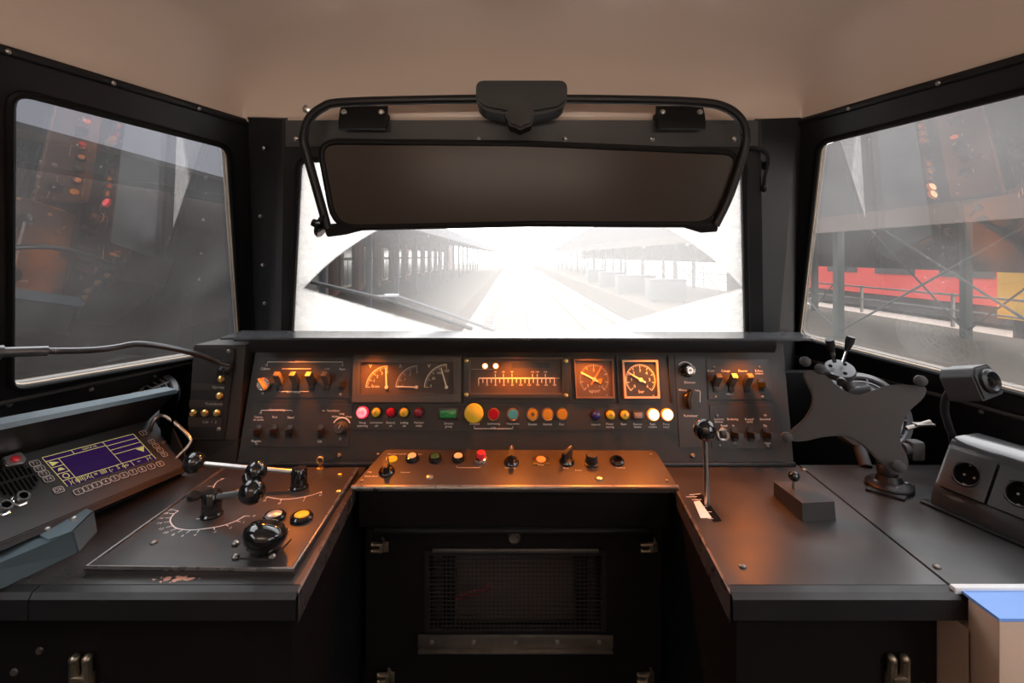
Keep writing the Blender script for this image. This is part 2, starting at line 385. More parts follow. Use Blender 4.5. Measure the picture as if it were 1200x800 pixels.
litedge = mat('lit_rebate_edge', (.62, .50, .38), .45)
side_wall('left'); side_wall('right')

pillarm = mat('dark_pillar_paint', (.026, .027, .029), .42)
def front():
    inner = [FWS.px(338, 440), FWS.px(877, 440), FWS.px(872, 187), FWS.px(350, 187)]
    tl, trr = FWS.px(333, 141), FWS.px(891, 141)
    outer = [(FWS.px(328, 475).x, FWS.px(328, 475).y), (FWS.px(896, 475).x, FWS.px(896, 475).y), trr, tl]
    mb = MB(); mb.ringplate(outer, inner, .03, .05); wall = structure('wall_front', mb, black, M=FWS.M)
    loop = rounded(inner, .03, 5)
    mb = MB(); mb.tube([(p.x, p.y, .0) for p in loop], .009, 8, True); win = structure('window_1', mb, foam, M=FWS.M)
    c = FWS.px(612, 548); e = FWS.px(868, 345); e2 = FWS.px(355, 335); e3 = FWS.px(440, 262)
    cw = c.y; r = sum(math.hypot(q.x-c.x, q.y-cw) for q in (e, e2, e3))/3
    a = FWS.px(612, 419); k = (FWS.px(868, 345).y-a.y)/(FWS.px(868, 345).x-a.x)
    mb = MB(); mb.prism([(p.x, p.y) for p in loop], -.034, -.028)
    mb.build('pane', glass_mat('dirty_windscreen_glass', .25, (c.x, cw, r, a.y, k)), win)
    # grey header over the windscreen
    hf = Frame(P(610, 158, 1.335), (1, 0, 0), (0, -.3, 1))
    pts = [hf.px(334, 172), hf.px(889, 172), hf.px(889, 141), hf.px(334, 141)]
    mb = MB(); mb.prism(pts, -.03, 0, bev=.003); hd = structure('trim_3', mb, headgray, M=hf.M)
    for x in (561, 662, 764, 347, 860):
        q = hf.px(x, 163); mb = MB(); mb.lathe([(.007, 0), (.007, .002), (.0035, .005), (0, .0055)], 12, T(q.x, q.y, 0)); mb.build('screw', steel, hd)
    # corner pillars
    for side, xs, n in (('left', ((290, 333), (299, 336)), 4), ('right', ((889, 939), (893, 934)), 5)):
        (t0, t1), (b0, b1) = xs
        yo, yi = (0, 1) if side == 'left' else (1, 0)
        Yt, Yb = (1.36, 1.345), (1.80, 1.525)
        top = [P(t0, 150, Yt[yo]), P(t1, 150, Yt[yi])]; bot = [P(b0, 395, Yb[yo]), P(b1, 395, Yb[yi])]
        bot = [b+(b-t)*.9 for t, b in zip(top, bot)]; up = [t+(t-b)*.02 for t, b in zip(top, bot)]
        pf = Frame(up[0], up[1]-up[0], up[0]-bot[0])
        L = [pf.loc(p) for p in (bot[0], bot[1], up[1], up[0])]
        def sec(a, b):
            o = []
            for p in rounded([(a.x-.012, -.20), (a.x-.004, 0), (b.x+.004, 0), (b.x+.012, -.20)], [0, .014, .014, 0], 4):
                k = min(1, max(0, (p.x-a.x)/(b.x-a.x))); o.append((p.x, a.y+(b.y-a.y)*k, p.y+a.z+(b.z-a.z)*k))
            return o
        mb = MB(); mb.hull(sec(L[0], L[1]), sec(L[3], L[2]))
        pil = structure('trim_%d' % n, mb, pillarm, M=pf.M)
        tree = BVHTree.FromPolygons([v.co for v in pil.data.vertices], [p.vertices for p in pil.data.polygons])
        for py in ((172, 246, 303, 349, 386) if side == 'left' else (172, 247, 306, 351, 389)):
            m0, m1 = (up[0]+up[1])/2, (bot[0]+bot[1])/2
            t = min((i/400 for i in range(401)), key=lambda t: abs(300-F*(m0.lerp(m1, t)).z/(m0.lerp(m1, t)).y-py))
            q = pf.loc(m0.lerp(m1, t)); hit = tree.ray_cast(V(q.x, q.y, 1), V(0, 0, -1))[0] or q
            mb = MB(); mb.lathe([(.006, -.004), (.0055, .002), (.003, .004), (0, .0045)], 12, T(q.x, q.y, hit.z)); mb.build('screw', steel, pil)
        if side == 'right':
            q = pf.px(898, 191); q = tree.ray_cast(V(q.x, q.y, 1), V(0, 0, -1))[0] or V(q.x, q.y, 0)
            rt = thing('cable_outlet', pf.M @ T(q.x, q.y, q.z), 'small metal outlet plate with black cable on the right windscreen pillar', 'outlet')
            mb = MB(); mb.box((0, 0, .004), (.036, .052, .008), .002); mb.build('mounting_plate', mat('pale_outlet_plate', (.42, .40, .36), .45), rt)
            mb = MB(); mb.box((0, -.008, .016), (.018, .022, .018), .004); mb.build('plug', blackpl, rt)
            mb = MB(); mb.tube(smooth([(-.085, .035, -.02), (-.05, .045, .03), (-.015, .03, .035), (-.003, 0, .03), (-.006, -.04, .025), (-.001, -.068, .02)]), .006, 8)
            mb.ball((-.001, -.07, .02), .009, (1, 1.6, 1)); mb.build('cable', blackpl, rt)
front()

def ceiling():
    n, m = 64, 60; YF = 1.35; b = bmesh.new(); grid = []
    def prof(t): t = max(0, min(1, t)); return math.sqrt(max(0, 1-(1-t)**2))
    for j in range(m+1):
        Y = -1.3+(YF+1.3)*(1-(1-j/m)**1.9)
        xl, xr = wl(Y, ZC).x, wr_(Y, ZC).x; row = []
        for i in range(n+1):
            t = i/n; t = .5-.5*math.cos(math.pi*t) if True else t
            X = xl+(xr-xl)*t
            ds = min(X-xl, xr-X); df = YF-Y
            side = .50*prof(ds/.16)+.50*prof(ds/.70)**1.3
            fr = prof(df/.40)
            k = (side**-3.2+fr**-3.2-1)**(-1/3.2) if side > 1e-4 and fr > 1e-4 else 0
            row.append(b.verts.new((X, Y, ZC+.25*k)))
        grid.append(row)
    for j in range(m):
        for i in range(n): b.faces.new((grid[j][i], grid[j][i+1], grid[j+1][i+1], grid[j+1][i]))
    mb = MB(); mb.add(b); ce = structure('ceiling', mb, ceilm, ang=80)
    ce.modifiers.new('thickness', 'SOLIDIFY').thickness = .03; ce.modifiers['thickness'].offset = 1
    for px, py, Y in ((408, 2, 1.182), (824, 2, 1.182)):
        mb = MB(); mb.lathe([(.009, 0), (.009, -.003), (.004, -.006), (0, -.006)], 14, T(*P(px, py, Y))); mb.build('screw', steel, ce)
    mb = MB(); mb.lathe([(.011, 0), (.011, .006), (.005, .009), (0, .009)], 14, T(*P(360, 128, 1.30)) @ R(90, 'X')); mb.build('screw', steel, ce)
    mb = MB(); mb.box((0, .4, FL-.03), (4.2, 3.6, .06)); structure('floor', mb, under)
    mb = MB(); mb.box((0, 1.66, -.90), (2.9, .04, 1.0)).box((0, 2.0, -1.40), (2.9, .7, .04)); structure('wall_nose', mb, under)
    mb = MB(); mb.box((0, -1.33, -.4), (3.6, .06, 2.3)); structure('wall_back', mb, beige)
ceiling()
cl = thing('added_fill_lamp', (0, -1.28, .05), 'long warm fill lamp added on the unseen rear wall of the cab', 'lamp')  # added out of view to brighten the ceiling
MB().box((0, .0, 0), (1.5, .04, .16), .008).build('fill_lamp_body', beige, cl); MB().box((0, .032, 0), (1.44, .03, .12), .012).build('diffuser', mat('fill_lamp_glow', (.9, .85, .75), .5, emit=(1, .85, .72), es=1.2), cl)
ad_ = bpy.data.lights.new('added_fill_light', 'AREA'); ad_.shape = 'RECTANGLE'; ad_.size = 1.4; ad_.size_y = .1; ad_.energy = FILL_W; ad_.color = (1, .84, .71); ad_.spread = math.radians(112)
put(bpy.data.objects.new('added_fill_light', ad_), cl, T(0, .055, 0) @ R(90+54, 'X'))

# ------------------------------------------------------------------ the instrument console
FC = Frame((0, 1.37, -.6), (1, 0, 0), (0, .08, .302))
con = thing('instrument_console', FC.M, 'wide charcoal instrument console with gauges and lamps under a flat hood', 'control panel')
c = lambda x, y, h=0: FC.px(x, y, h)
bl, br, tr_, tl_ = c(277, 545), c(931, 545), c(918, 402), c(300, 402)
mb = MB()
mb.prism(rounded([bl, br, tr_, tl_], .006, 2), -.045, 0, bev=.003); mb.build('body', consolem, con)
mb = MB(); mb.box(((bl.x+br.x)/2, .004, .004), (br.x-bl.x, .012, .014), .003); mb.build('foot_strip', black, con)
# hood
mb = MB()
q = [P(258, 398, 1.335), P(953, 399, 1.335), P(936, 391.5, 1.46), P(284, 389.5, 1.46)]
mb.hull(q, [p+V(0, 0, .006) for p in q]); mb.build('hood_sheet', mat('dark_hood_paint', (.06, .063, .07), .24, rv=.05, scale=8), con, world=True)
mb = MB()
sec = [(1.352, -.236), (1.352, -.262), (1.36, -.274), (1.374, -.276), (1.374, -.24)]
mb.hull([V(P(292, 400, 1.355).x, y, z) for y, z in sec], [V(P(909, 400, 1.355).x, y, z) for y, z in sec]); mb.build('hood_fascia', black, con, world=True)
mb = MB()
sec = [(1.374, -.238), (1.374, -.245), (1.462, -.238), (1.462, -.232)]
mb.hull([V(-.80, y, z) for y, z in sec], [V(.83, y, z) for y, z in sec]); mb.build('hood_underside', black, con, world=True)
# amber glare lamps behind the fascia
mb = MB(); mb.tube([(-.016, 0, 0), (.016, 0, 0)], .005, 10); lampmesh = None
for x in (346, 436, 604, 690, 762, 872):
    X = (x-600)/F*1.42
    lp = MB().tube([(X-.016, 1.408, -.258), (X+.016, 1.408, -.258)], .005, 10).build('glare_lamp', bulbm, con, world=True)
    ld = bpy.data.lights.new('glare_light', 'SPOT'); ld.energy = AMBER_W*4; ld.color = (1, .22, .012); ld.shadow_soft_size = .012; ld.spot_size = math.radians(128); ld.spot_blend = .9
    lo = bpy.data.objects.new('glare_light', ld); put(lo, con, WM[con.name].inverted() @ T(X, 1.392, -.268) @ R(-14, 'X'))

# face plates with lettering
def panel(corners, lettering, name='switch_panel', h=.0025, m=plate, screws=()):
    pts = [c(*p) for p in corners]
    mb = MB(); mb.prism(pts, 0, h, bev=.0008)
    p = mb.build(name, m, con)
    mb = MB()
    for it in lettering:
        if it[0] == 't': q = c(it[1], it[2]); mb.text(it[3], it[4]*.00245, T(q.x, q.y, h+.0004))
        elif it[0] == 'l': mb.ribbon([c(*r) for r in it[1]], .0016, h+.0004)
        elif it[0] == 'a': q = c(it[1], it[2]); mb.arc(q, it[3], it[4], it[5], .0035, h+.0004)
    if lettering: mb.build('lettering', white, p)
    else: mb.bm.free()
    for s_ in screws:
        q = c(*s_); MB().lathe([(.0045, 0), (.0045, .0015), (.002, .003), (0, .003)], 10, T(q.x, q.y, h)).build('screw', dullsteel, p)
    return p
panel([(297, 466), (414, 466), (417, 419), (305, 419)], [
    ('l', [(314, 427), (314, 424), (402, 424), (402, 427)]), ('t', 354, 423.5, 'Schakelaars', 3.4), ('t', 311.5, 432, 'Cabine', 4), ('t', 401.5, 432.5, 'Rem', 4), ('t', 384, 432, 'Licht', 3.4),
    ('l', [(331, 432), (365, 432)]), ('l', [(327, 456), (328, 458.5), (362, 458.5), (363, 456)]), ('t', 344, 459, 'Verlichting', 3.8)],
    screws=[(308, 461), (399, 462), (313, 428), (402, 428)])
panel([(291, 523), (409, 523), (414, 473), (297, 473)], [
    ('l', [(306, 483), (307, 480.5), (342, 480.5), (343, 482)]), ('t', 325, 480, 'Verwarming', 3.8), ('t', 303.5, 488.5, 'Cabine', 3.6), ('t', 303.5, 491.5, 'en tocht', 3.6), ('t', 322.5, 488.5, 'Ruit', 3.8), ('t', 341, 489, 'Stand', 3.6),
    ('t', 301, 516.5, 'Regelen', 3.6), ('t', 391, 481, 'Ventilator', 3.8), ('l', [(378, 481), (381, 481)]), ('t', 401, 484.5, 'Laag', 3.4), ('t', 394, 488, 'Midden', 3.2), ('t', 409, 488, 'Hoog', 3.2), ('t', 375, 517, 'Uit', 4),
    ('a', 400.5, 500, .026, 25, 155)], screws=[(301, 520), (306, 484), (399, 514)])
panel([(796, 524), (829, 524), (826, 417), (790, 417)], [('t', 808, 448, 'Dimmen', 4), ('t', 800, 457, 'Wisser', 3.8), ('t', 814, 457, 'Pomp', 3.8), ('l', [(818, 457.5), (820, 458), (820, 471)]), ('t', 809, 487, 'Ruitwisser', 4),
    ('a', 803, 433.5, .024, 20, 140)])
panel([(830, 468), (905, 468), (899, 421), (827, 421)], [('t', 832.5, 434.5, 'Front', 3.8), ('t', 850, 434.5, 'Compr', 3.8), ('t', 870, 434.5, 'Deuren', 3.6), ('t', 889, 434.5, 'E-Rem', 3.6), ('t', 889, 437.5, 'schakel', 3.4), ('t', 855, 461.5, 'Hand', 4)],
    screws=[(836, 430), (889, 430), (838, 465), (893, 465)])
panel([(834, 525), (909, 525), (905, 474), (831, 474)], [('t', 842, 491, 'Seinlicht', 3.6), ('t', 842, 494, 'dimmer', 3.4), ('t', 858, 491, 'Bediening', 3.4), ('t', 877.5, 491, 'Koppel', 3.6), ('t', 877.5, 494, 'stand', 3.4), ('t', 896, 491, 'Stroomaf', 3.4), ('t', 848, 498.5, 'Rood', 3.6), ('t', 859, 498.5, 'In', 3.6), ('t', 896, 498.5, 'Op', 3.6), ('t', 861, 519, 'Uit', 3.8), ('t', 899, 519, 'Neer', 3.6)],
    screws=[(840, 487), (896, 487), (843, 522), (899, 522)])
panel([(416, 504), (787, 504), (787, 473.5), (416, 473.5)], [
    ('t', 425, 495, 'Hoog', 3.6), ('t', 425, 498.6, 'spanning', 3.6), ('t', 441.5, 495, 'Snelschakelaar', 2.6), ('t', 441.5, 498.6, 'uit', 3.6), ('t', 458, 495, 'Batterij', 3.6), ('t', 458, 498.6, 'uit', 3.6), ('t', 474, 495, 'Lading', 3.6), ('t', 474, 498.6, 'uit', 3.6), ('t', 491, 495, 'Maximaal', 3.0), ('t', 491, 498.6, 'relais', 3.6),
    ('t', 526, 496, 'Stroom', 3.6), ('t', 526, 499.4, 'groep', 3.6), ('t', 556, 496.3, 'Bediend', 3.6), ('t', 578.5, 496.3, 'Snelremming', 2.9), ('t', 601, 496.3, 'Ontgrendelen', 2.7), ('l', [(556, 499), (556, 502), (601, 502), (601, 499)]), ('t', 578, 501.6, 'ATB', 3.4),
    ('t', 624, 497, 'Deuren', 3.4), ('t', 641.5, 497, 'Vertrek', 3.4), ('t', 658, 497, 'Fluit', 3.4), ('t', 698, 497.2, 'Slipbesch', 3.0), ('t', 714.5, 496.6, 'Motor', 3.4), ('t', 714.5, 500, 'storing', 3.4), ('t', 730.5, 496.8, 'Rem', 3.6), ('t', 747, 496.8, 'Deuren', 3.4), ('t', 747, 500, 'sluiten', 3.4), ('t', 764.5, 496.8, 'Rem', 3.6), ('t', 764.5, 500, 'installatie', 2.8), ('t', 780.5, 496.8, 'Pomp', 3.4), ('t', 780.5, 500, 'loopt', 3.4)], name='lamp_panel')

# toggles
lit_leverm = mat('lit_grey_lever', (.10, .085, .08), .35)  # lighter grey paints lamp light onto the raised levers
def toggle(x, y, up):
    q = c(x, y); s_ = MB().box((0, 0, .002), (.0165, .036, .006), .001).build('toggle_switch', blackpl, con, T(q.x, q.y, .0015))
    k = MB().prism([(-.008, 0), (.008, 0), (.0095, .036), (.0075, .043), (-.0075, .043), (-.0095, .036)], -.008, .008, bev=.0015)
    k.build('lever', lit_leverm if up else blackpl, s_, T(0, .003 if up else 0, .002) @ R(52 if up else 90, 'X'))
for x, y in ((329, 450), (347.5, 450), (366, 450), (384, 450)): toggle(x, y, True)
toggle(401, 450, False)
for x, y in ((303.5, 505), (322, 505), (340, 505.5), (376.5, 505.5)): toggle(x, y, False)
for x, y in ((838, 452), (856, 452), (874, 452)): toggle(x, y, True)
toggle(891, 451, False)
for x, y in ((860, 509), (878.5, 509), (897, 509)): toggle(x, y, False)
# rotary knobs on the side panels
def knob(parent, x, y, kind, h=.0025, ang=0, fr=None):
    q = (fr or FC).px(x, y); M = T(q.x, q.y, h) @ R(ang, 'Z')
    if kind == 'key':
        k = MB().lathe([(.020, 0), (.020, .012), (.0185, .014), (.0165, .012), (.0165, .010), (0, .010)], 28).build('rotary_switch', chrome, parent, M)
        MB().box((0, 0, .016), (.007, .040, .014), .002).build('pointer_bar', orange_p, k)
    elif kind == 'grey':
        k = MB().lathe([(.019, 0), (.019, .003), (.0165, .005), (.0155, .022), (.013, .025), (0, .0255)], 28).build('rotary_knob', rubber, parent, M)
        MB().box((0, .007, .0262), (.002, .012, .001)).build('pointer_line', dimwhite, k)
    elif kind == 'dim':
        k = MB().lathe([(.020, 0), (.020, .004), (.017, .006), (.0165, .024), (.0, .025)], 28).build('rotary_knob', gloss, parent, M)
        MB().lathe([(.012, .024), (.0135, .030), (.0125, .032), (.0095, .031), (.0095, .028), (0, .028)], 24).build('chrome_ring', chrome, k)
        MB().lathe([(.004, .028), (.004, .031), (0, .0325)], 12).build('centre_pin', white, k)
    elif kind == 'wing':
        k = MB().lathe([(.021, 0), (.021, .005), (.018, .008), (0, .009)], 28).build('rotary_switch', blackpl, parent, M)
        MB().prism(rounded([(-.010, -.026), (.010, -.026), (.015, 0), (.004, .030), (-.004, .030), (-.015, 0)], .004, 3), .007, .030, bev=.004).build('grip', gloss, k)
    elif kind == 'ring':
        k = MB().lathe([(.019, 0), (.019, .006), (.0175, .008), (.0155, .007), (.0155, .004), (0, .004)], 28).build('key_socket', steel, parent, M)
        MB().box((0, 0, .008), (.016, .022, .012), .003).build('socket_block', blackpl, k)
    return k
knob(con, 311, 450, 'key', ang=38); knob(con, 400.5, 501, 'grey', ang=-25); knob(con, 805, 434, 'dim'); knob(con, 808.5, 468, 'wing', ang=-4); knob(con, 846, 508.5, 'ring')
for x, y in ((398, 533.5), (811.5, 533.5)):
    q = c(x, y); MB().lathe([(.007, 0), (.007, .006), (.004, .009), (0, .009)], 6).build('hex_bolt', dullsteel, con, T(q.x, q.y, 0))

# indicator lamps and push buttons
def indicator(x, y, lens, r=.0135, rim=None, word=None, name='indicator_lamp'):
    q = c(x, y)
    b_ = MB().lathe([(r*1.18, 0), (r*1.18, .006), (r*1.05, .010), (r*.98, .010), (r*.98, .004), (0, .004)], 26).build(name, rim or blackpl, con, T(q.x, q.y, .0025))
    L = MB().lathe([(r*.97, .004), (r*.97, .011), (r*.80, .0145), (r*.45, .0162), (0, .0166)], 26); 
    l = L.build('lens', lens, b_)
    if word: MB().text(word, r*.9, T(0, 0, .0172)).build('lettering', redl if lens == litred else dialb, l)
indicator(425.5, 483, litred, .0150, litrim, 'HS'); indicator(442, 483, yell, word='S'); indicator(459, 483, redl, .0135); indicator(474.5, 483, yell, word='L'); indicator(491.5, 483, redd)
indicator(697.5, 486, bluel, .0135); indicator(714.5, 486, yell, word='M'); indicator(731, 486, yell, word='R')
indicator(764.8, 485.6, litam, .0155, litamr); indicator(781, 485.6, litam, .0155, litamr)
q = c(526, 484)
g = MB().box((0, 0, .005), (.056, .032, .010), .002).build('rectangular_lamp', blackpl, con, T(q.x, q.y, .0025)); MB().box((0, -.0015, .011), (.047, .022, .004), .001).build('lens', sootg, g)
q = c(747, 486.5)
g = MB().box((0, 0, .004), (.032, .024, .008), .0015).build('counter_window', blackpl, con, T(q.x, q.y, .0025)); MB().box((0, 0, .008), (.022, .016, .003), .0006).build('pane', greyl, g)
def push(x, y, m, r, rim, kind='flush'):
    q = c(x, y)
    b_ = MB().lathe([(r*1.16, 0), (r*1.16, .008), (r*1.06, .011), (r*.98, .010), (r*.98, .004), (0, .004)], 28).build('push_button', rim, con, T(q.x, q.y, .0025))
    if kind == 'mushroom':
        MB().lathe([(r*.6, .004), (r*.6, .016), (r*1.30, .019), (r*1.36, .023), (r*1.22, .028), (r*.7, .031), (0, .032)], 32).build('mushroom_cap', m, b_)
    else:
        cap = MB().lathe([(r*.95, .004), (r*.95, .010), (r*.85, .0115), (0, .0118)], 28).build('cap', m, b_)
        if kind == 'hole': MB().lathe([(r*.32, .0117), (r*.30, .0128), (0, .0128)], 18).build('centre_spot', dialb, cap)
copper = mat('copper_button_rim', (.55, .28, .14), .35, .8)
push(556, 483.5, yelb, .0205, blackpl, 'mushroom'); push(578.5, 485, redl, .0150, copper); push(601, 485, cyan, .0150, copper)
push(624, 485, amberb, .0155, steel, 'hole'); push(641.5, 485, amberb, .0155, steel); push(658.5, 485, amberb, .0155, steel)

# gauges
def needle(parent, M, L, w, m, tail=0):
    return MB().prism([(-w*.5, -tail), (w*.5, -tail), (w*.4, L), (-w*.4, L)], 0, .0016).lathe([(w*1.2, 0), (w*1.2, .003), (0, .0035)], 14).build('needle', m, parent, M)
clearg = bpy.data.materials.new('clear_cover_glass'); clearg.use_nodes = True
_nt = clearg.node_tree; _nt.nodes.clear(); _o = _nt.nodes.new('ShaderNodeOutputMaterial'); _m = _nt.nodes.new('ShaderNodeMixShader'); _f = _nt.nodes.new('ShaderNodeFresnel'); _f.inputs[0].default_value = 1.22
_t = _nt.nodes.new('ShaderNodeBsdfTransparent'); _g = _nt.nodes.new('ShaderNodeBsdfGlossy'); _g.inputs['Roughness'].default_value = .06
_ge = _nt.nodes.new('ShaderNodeNewGeometry'); _iv = _nt.nodes.new('ShaderNodeMath'); _iv.operation = 'SUBTRACT'; _iv.inputs[0].default_value = 1; _nt.links.new(_ge.outputs['Backfacing'], _iv.inputs[1])
_ff = _nt.nodes.new('ShaderNodeMath'); _ff.operation = 'MULTIPLY'; _nt.links.new(_f.outputs[0], _ff.inputs[0]); _nt.links.new(_iv.outputs[0], _ff.inputs[1]); _nt.links.new(_ff.outputs[0], _m.inputs[0]); _nt.links.new(_t.outputs[0], _m.inputs[1]); _nt.links.new(_g.outputs[0], _m.inputs[2]); _nt.links.new(_m.outputs[0], _o.inputs[0])
def bezel(name, corners, wid, m, dial_m, depth=.012, glass=True):
    pts = [c(*p) for p in corners]; ctr = sum((Vector(p) for p in pts), Vector((0, 0)))/4
    pts = [p-ctr for p in pts]
    inner = []
    for i, p in enumerate(pts):
        inner.append(V(p.x-math.copysign(wid, p.x), p.y-math.copysign(wid, p.y)))
    mb = MB(); mb.ringplate(pts, inner, .004, depth-.001); g = mb.build(name, m, con, T(ctr.x, ctr.y, depth))
    d = MB().flat(inner, -.009).build('dial', dial_m, g)
    if glass: MB().prism([p*1.01 for p in inner], -.0022, -.0010).build('cover_glass', clearg, g)
    return g, d, ctr
framem = mat('dark_gauge_frame', (.05, .042, .038), .38)
g, d, ct = bezel('triple_meter', [(418.5, 466), (536, 466), (537, 420), (420, 420)], .011, framem, dialm)
MB().ringplate([c(414, 471)-ct, c(541, 471)-ct, c(541, 416)-ct, c(416, 416)-ct], [c(418.5, 466)-ct, c(536, 466)-ct, c(537, 420)-ct, c(420, 420)-ct], .004, .010).build('outer_frame', framem, g, T(0, 0, .002))
for k, (cx, cy, unit, ux, labels, na) in enumerate(((453.5, 453.5, 'V', 434.5, ('0', '1', '2', '3', '4'), 96), (488.5, 453.5, 'A', 469.5, ('0', '1', '2', '3'), 178), (523.5, 453.5, 'V', 503, ('0', '50', '100', '150'), 108))):
    q = c(cx, cy)-ct; r = .062 if k != 2 else .066
    mb = MB()
    mb.arc(q, r, 92, 180, .0012 if k == 0 else .0022, -.0085)
    nt_ = 20
    for i in range(nt_+1):
        a = math.radians(180-88*i/nt_); big = i % 5 == 0; l = .013 if big else .007
        mb.ribbon([(q.x+r*math.cos(a), q.y+r*math.sin(a)), (q.x+(r-l)*math.cos(a), q.y+(r-l)*math.sin(a))], .0013 if big else .0008, -.0085)
    for i, s_ in enumerate(labels):
        a = math.radians(176-84*i/(len(labels)-1)); mb.text(s_, .011, T(q.x+(r-.019)*math.cos(a), q.y+(r-.019)*math.sin(a), -.0085))
    u = c(ux, 429)-ct; mb.text(unit, .015, T(u.x, u.y, -.0085))
    if k == 0: w_ = c(441, 453)-ct; mb.text('x1000', .008, T(w_.x, w_.y, -.0085))
    mb.build('scale', cream if k != 1 else dimwhite, d)
    needle(d, T(q.x, q.y, -.007) @ R(na-90, 'Z'), .058, .0042, cream)
# speed indicator strip
g, d, ct = bezel('speed_indicator', [(550, 462), (660, 462), (660, 419), (550, 419)], .004, mat('brown_meter_frame', (.09, .055, .035), .35), dialm)
MB().ringplate([c(544, 466)-ct, c(667, 466)-ct, c(667, 418)-ct, c(544, 418)-ct], [c(550, 462)-ct, c(660, 462)-ct, c(660, 419)-ct, c(550, 419)-ct], .003, .012).build('outer_frame', blackpl, g, T(0, 0, .003))
for x, y in ((547, 422.5), (547, 462), (662.5, 423), (662.5, 463)):
    q = c(x, y)-ct; MB().lathe([(.0065, 0), (.0065, .003), (.003, .005), (0, .005)], 14, T(q.x, q.y, .003)).build('screw', brass, g)
mb = MB(); z = -.0085
mb.ribbon([c(561, 443)-ct, c(650, 443)-ct], .0042, z)
for i in range(19):
    x = 561+88.5*i/18; mb.ribbon([c(x, 443)-ct, c(x, 448.3 if i % 2 else 449.5)-ct], .0026, z)
    if i % 2 == 0: q = c(x, 451)-ct; mb.text(str(i*10), .0075, T(q.x, q.y, z))
for x, s_ in ((580.5, '40'), (590, '60'), (600, '80'), (624, '130'), (629.5, '140'), (639, '160')):
    mb.ribbon([c(x, 441.5)-ct, c(x, 438)-ct], .0022, z); q = c(x, 435.7)-ct; mb.text(s_, .0075, T(q.x, q.y, z))
q = c(653, 443)-ct; mb.text('km/h', .007, T(q.x, q.y, z)); mb.build('scale', cream, d)
MB().ribbon([c(552.5, 432.5)-ct, c(577.5, 432.5)-ct], .0012, z).build('lamp_underline', dimwhite, d)
for x in (568.5, 581):
    q = c(x, 428.8)-ct; l = MB().lathe([(.0085, 0), (.0085, .003), (.006, .005), (0, .0055)], 20).build('indicator_lamp', ledr, d, T(q.x, q.y, -.009)); MB().lathe([(.0055, .005), (.003, .0068), (0, .007)], 16).build('lens', led, l)
MB().box((c(622, 428)-ct).to_3d()+V(0, 0, -.008), (.115, .015, .001)).build('dark_window', dialb, d)
# square pressure gauges
def square_gauge(name, corners, fm, dm, wid, nums, ndl, unit, ink, full):
    g, d, ct = bezel(name, corners, wid, fm, dm, .014)
    r = .044; mb = MB(); cy = -.002
    for i in range(41):
        a = math.radians(225-270*i/40); big = i % 5 == 0; l = .010 if big else .005
        mb.ribbon([(r*math.cos(a), cy+r*math.sin(a)), ((r-l)*math.cos(a), cy+(r-l)*math.sin(a))], .0018 if big else .0009, -.0085)
    if full: mb.arc((0, cy), r, -45, 225, .0016, -.0085, 40)
    for i, s_ in enumerate(nums):
        a = math.radians(225-270*i/(len(nums)-1)); mb.text(s_, .0125, T((r-.017)*math.cos(a), cy+(r-.017)*math.sin(a), -.0085))
    mb.text(unit, .0135 if full else .012, T(0, -.036, -.0085)); mb.text('2.5', .005, T(.035, -.047, -.0085)); mb.build('scale', ink, d)
    for a, L, m_, tl in ndl:
        needle(d, T(0, cy, -.007) @ R(a-90, 'Z'), L, .0050, m_, tl)
    return d
red_o = mat('red_orange_needle', (.55, .13, .05), .5)
d = square_gauge('pressure_gauge', [(674.5, 466.5), (719.5, 466.5), (717.5, 421), (672, 421)], mat('brown_gauge_frame', (.12, .075, .05), .4), dialm, .004, ('0', '', '', '5', '', '', '10'), ((152, .044, cream, .022), (58, .045, red_o, .018)), 'kg/cm²', dimwhite, False)
MB().prism([(.008, -.002), (.024, .001), (.021, -.014), (.016, -.018)], -.0065, -.005).build('needle_tail', amberb, d)
square_gauge('pressure_gauge', [(731, 466.5), (772, 466.5), (769.5, 422), (728, 422)], mat('copper_gauge_rim', (.78, .44, .24), .35, .55), dialb, .0055, ('0', '1', '2', '3', '4', '5', '6', '8', '10')[:7], ((150, .044, cream, .016),), 'bar', cream, True)
# ridges between instruments
for x in (543, 669, 725, 787):
    a, b_ = c(x, 472), c(x, 417); MB().box((a.x, (a.y+b_.y)/2, .003), (.004, b_.y-a.y, .006), .001).build('divider_rib', consolem, con)

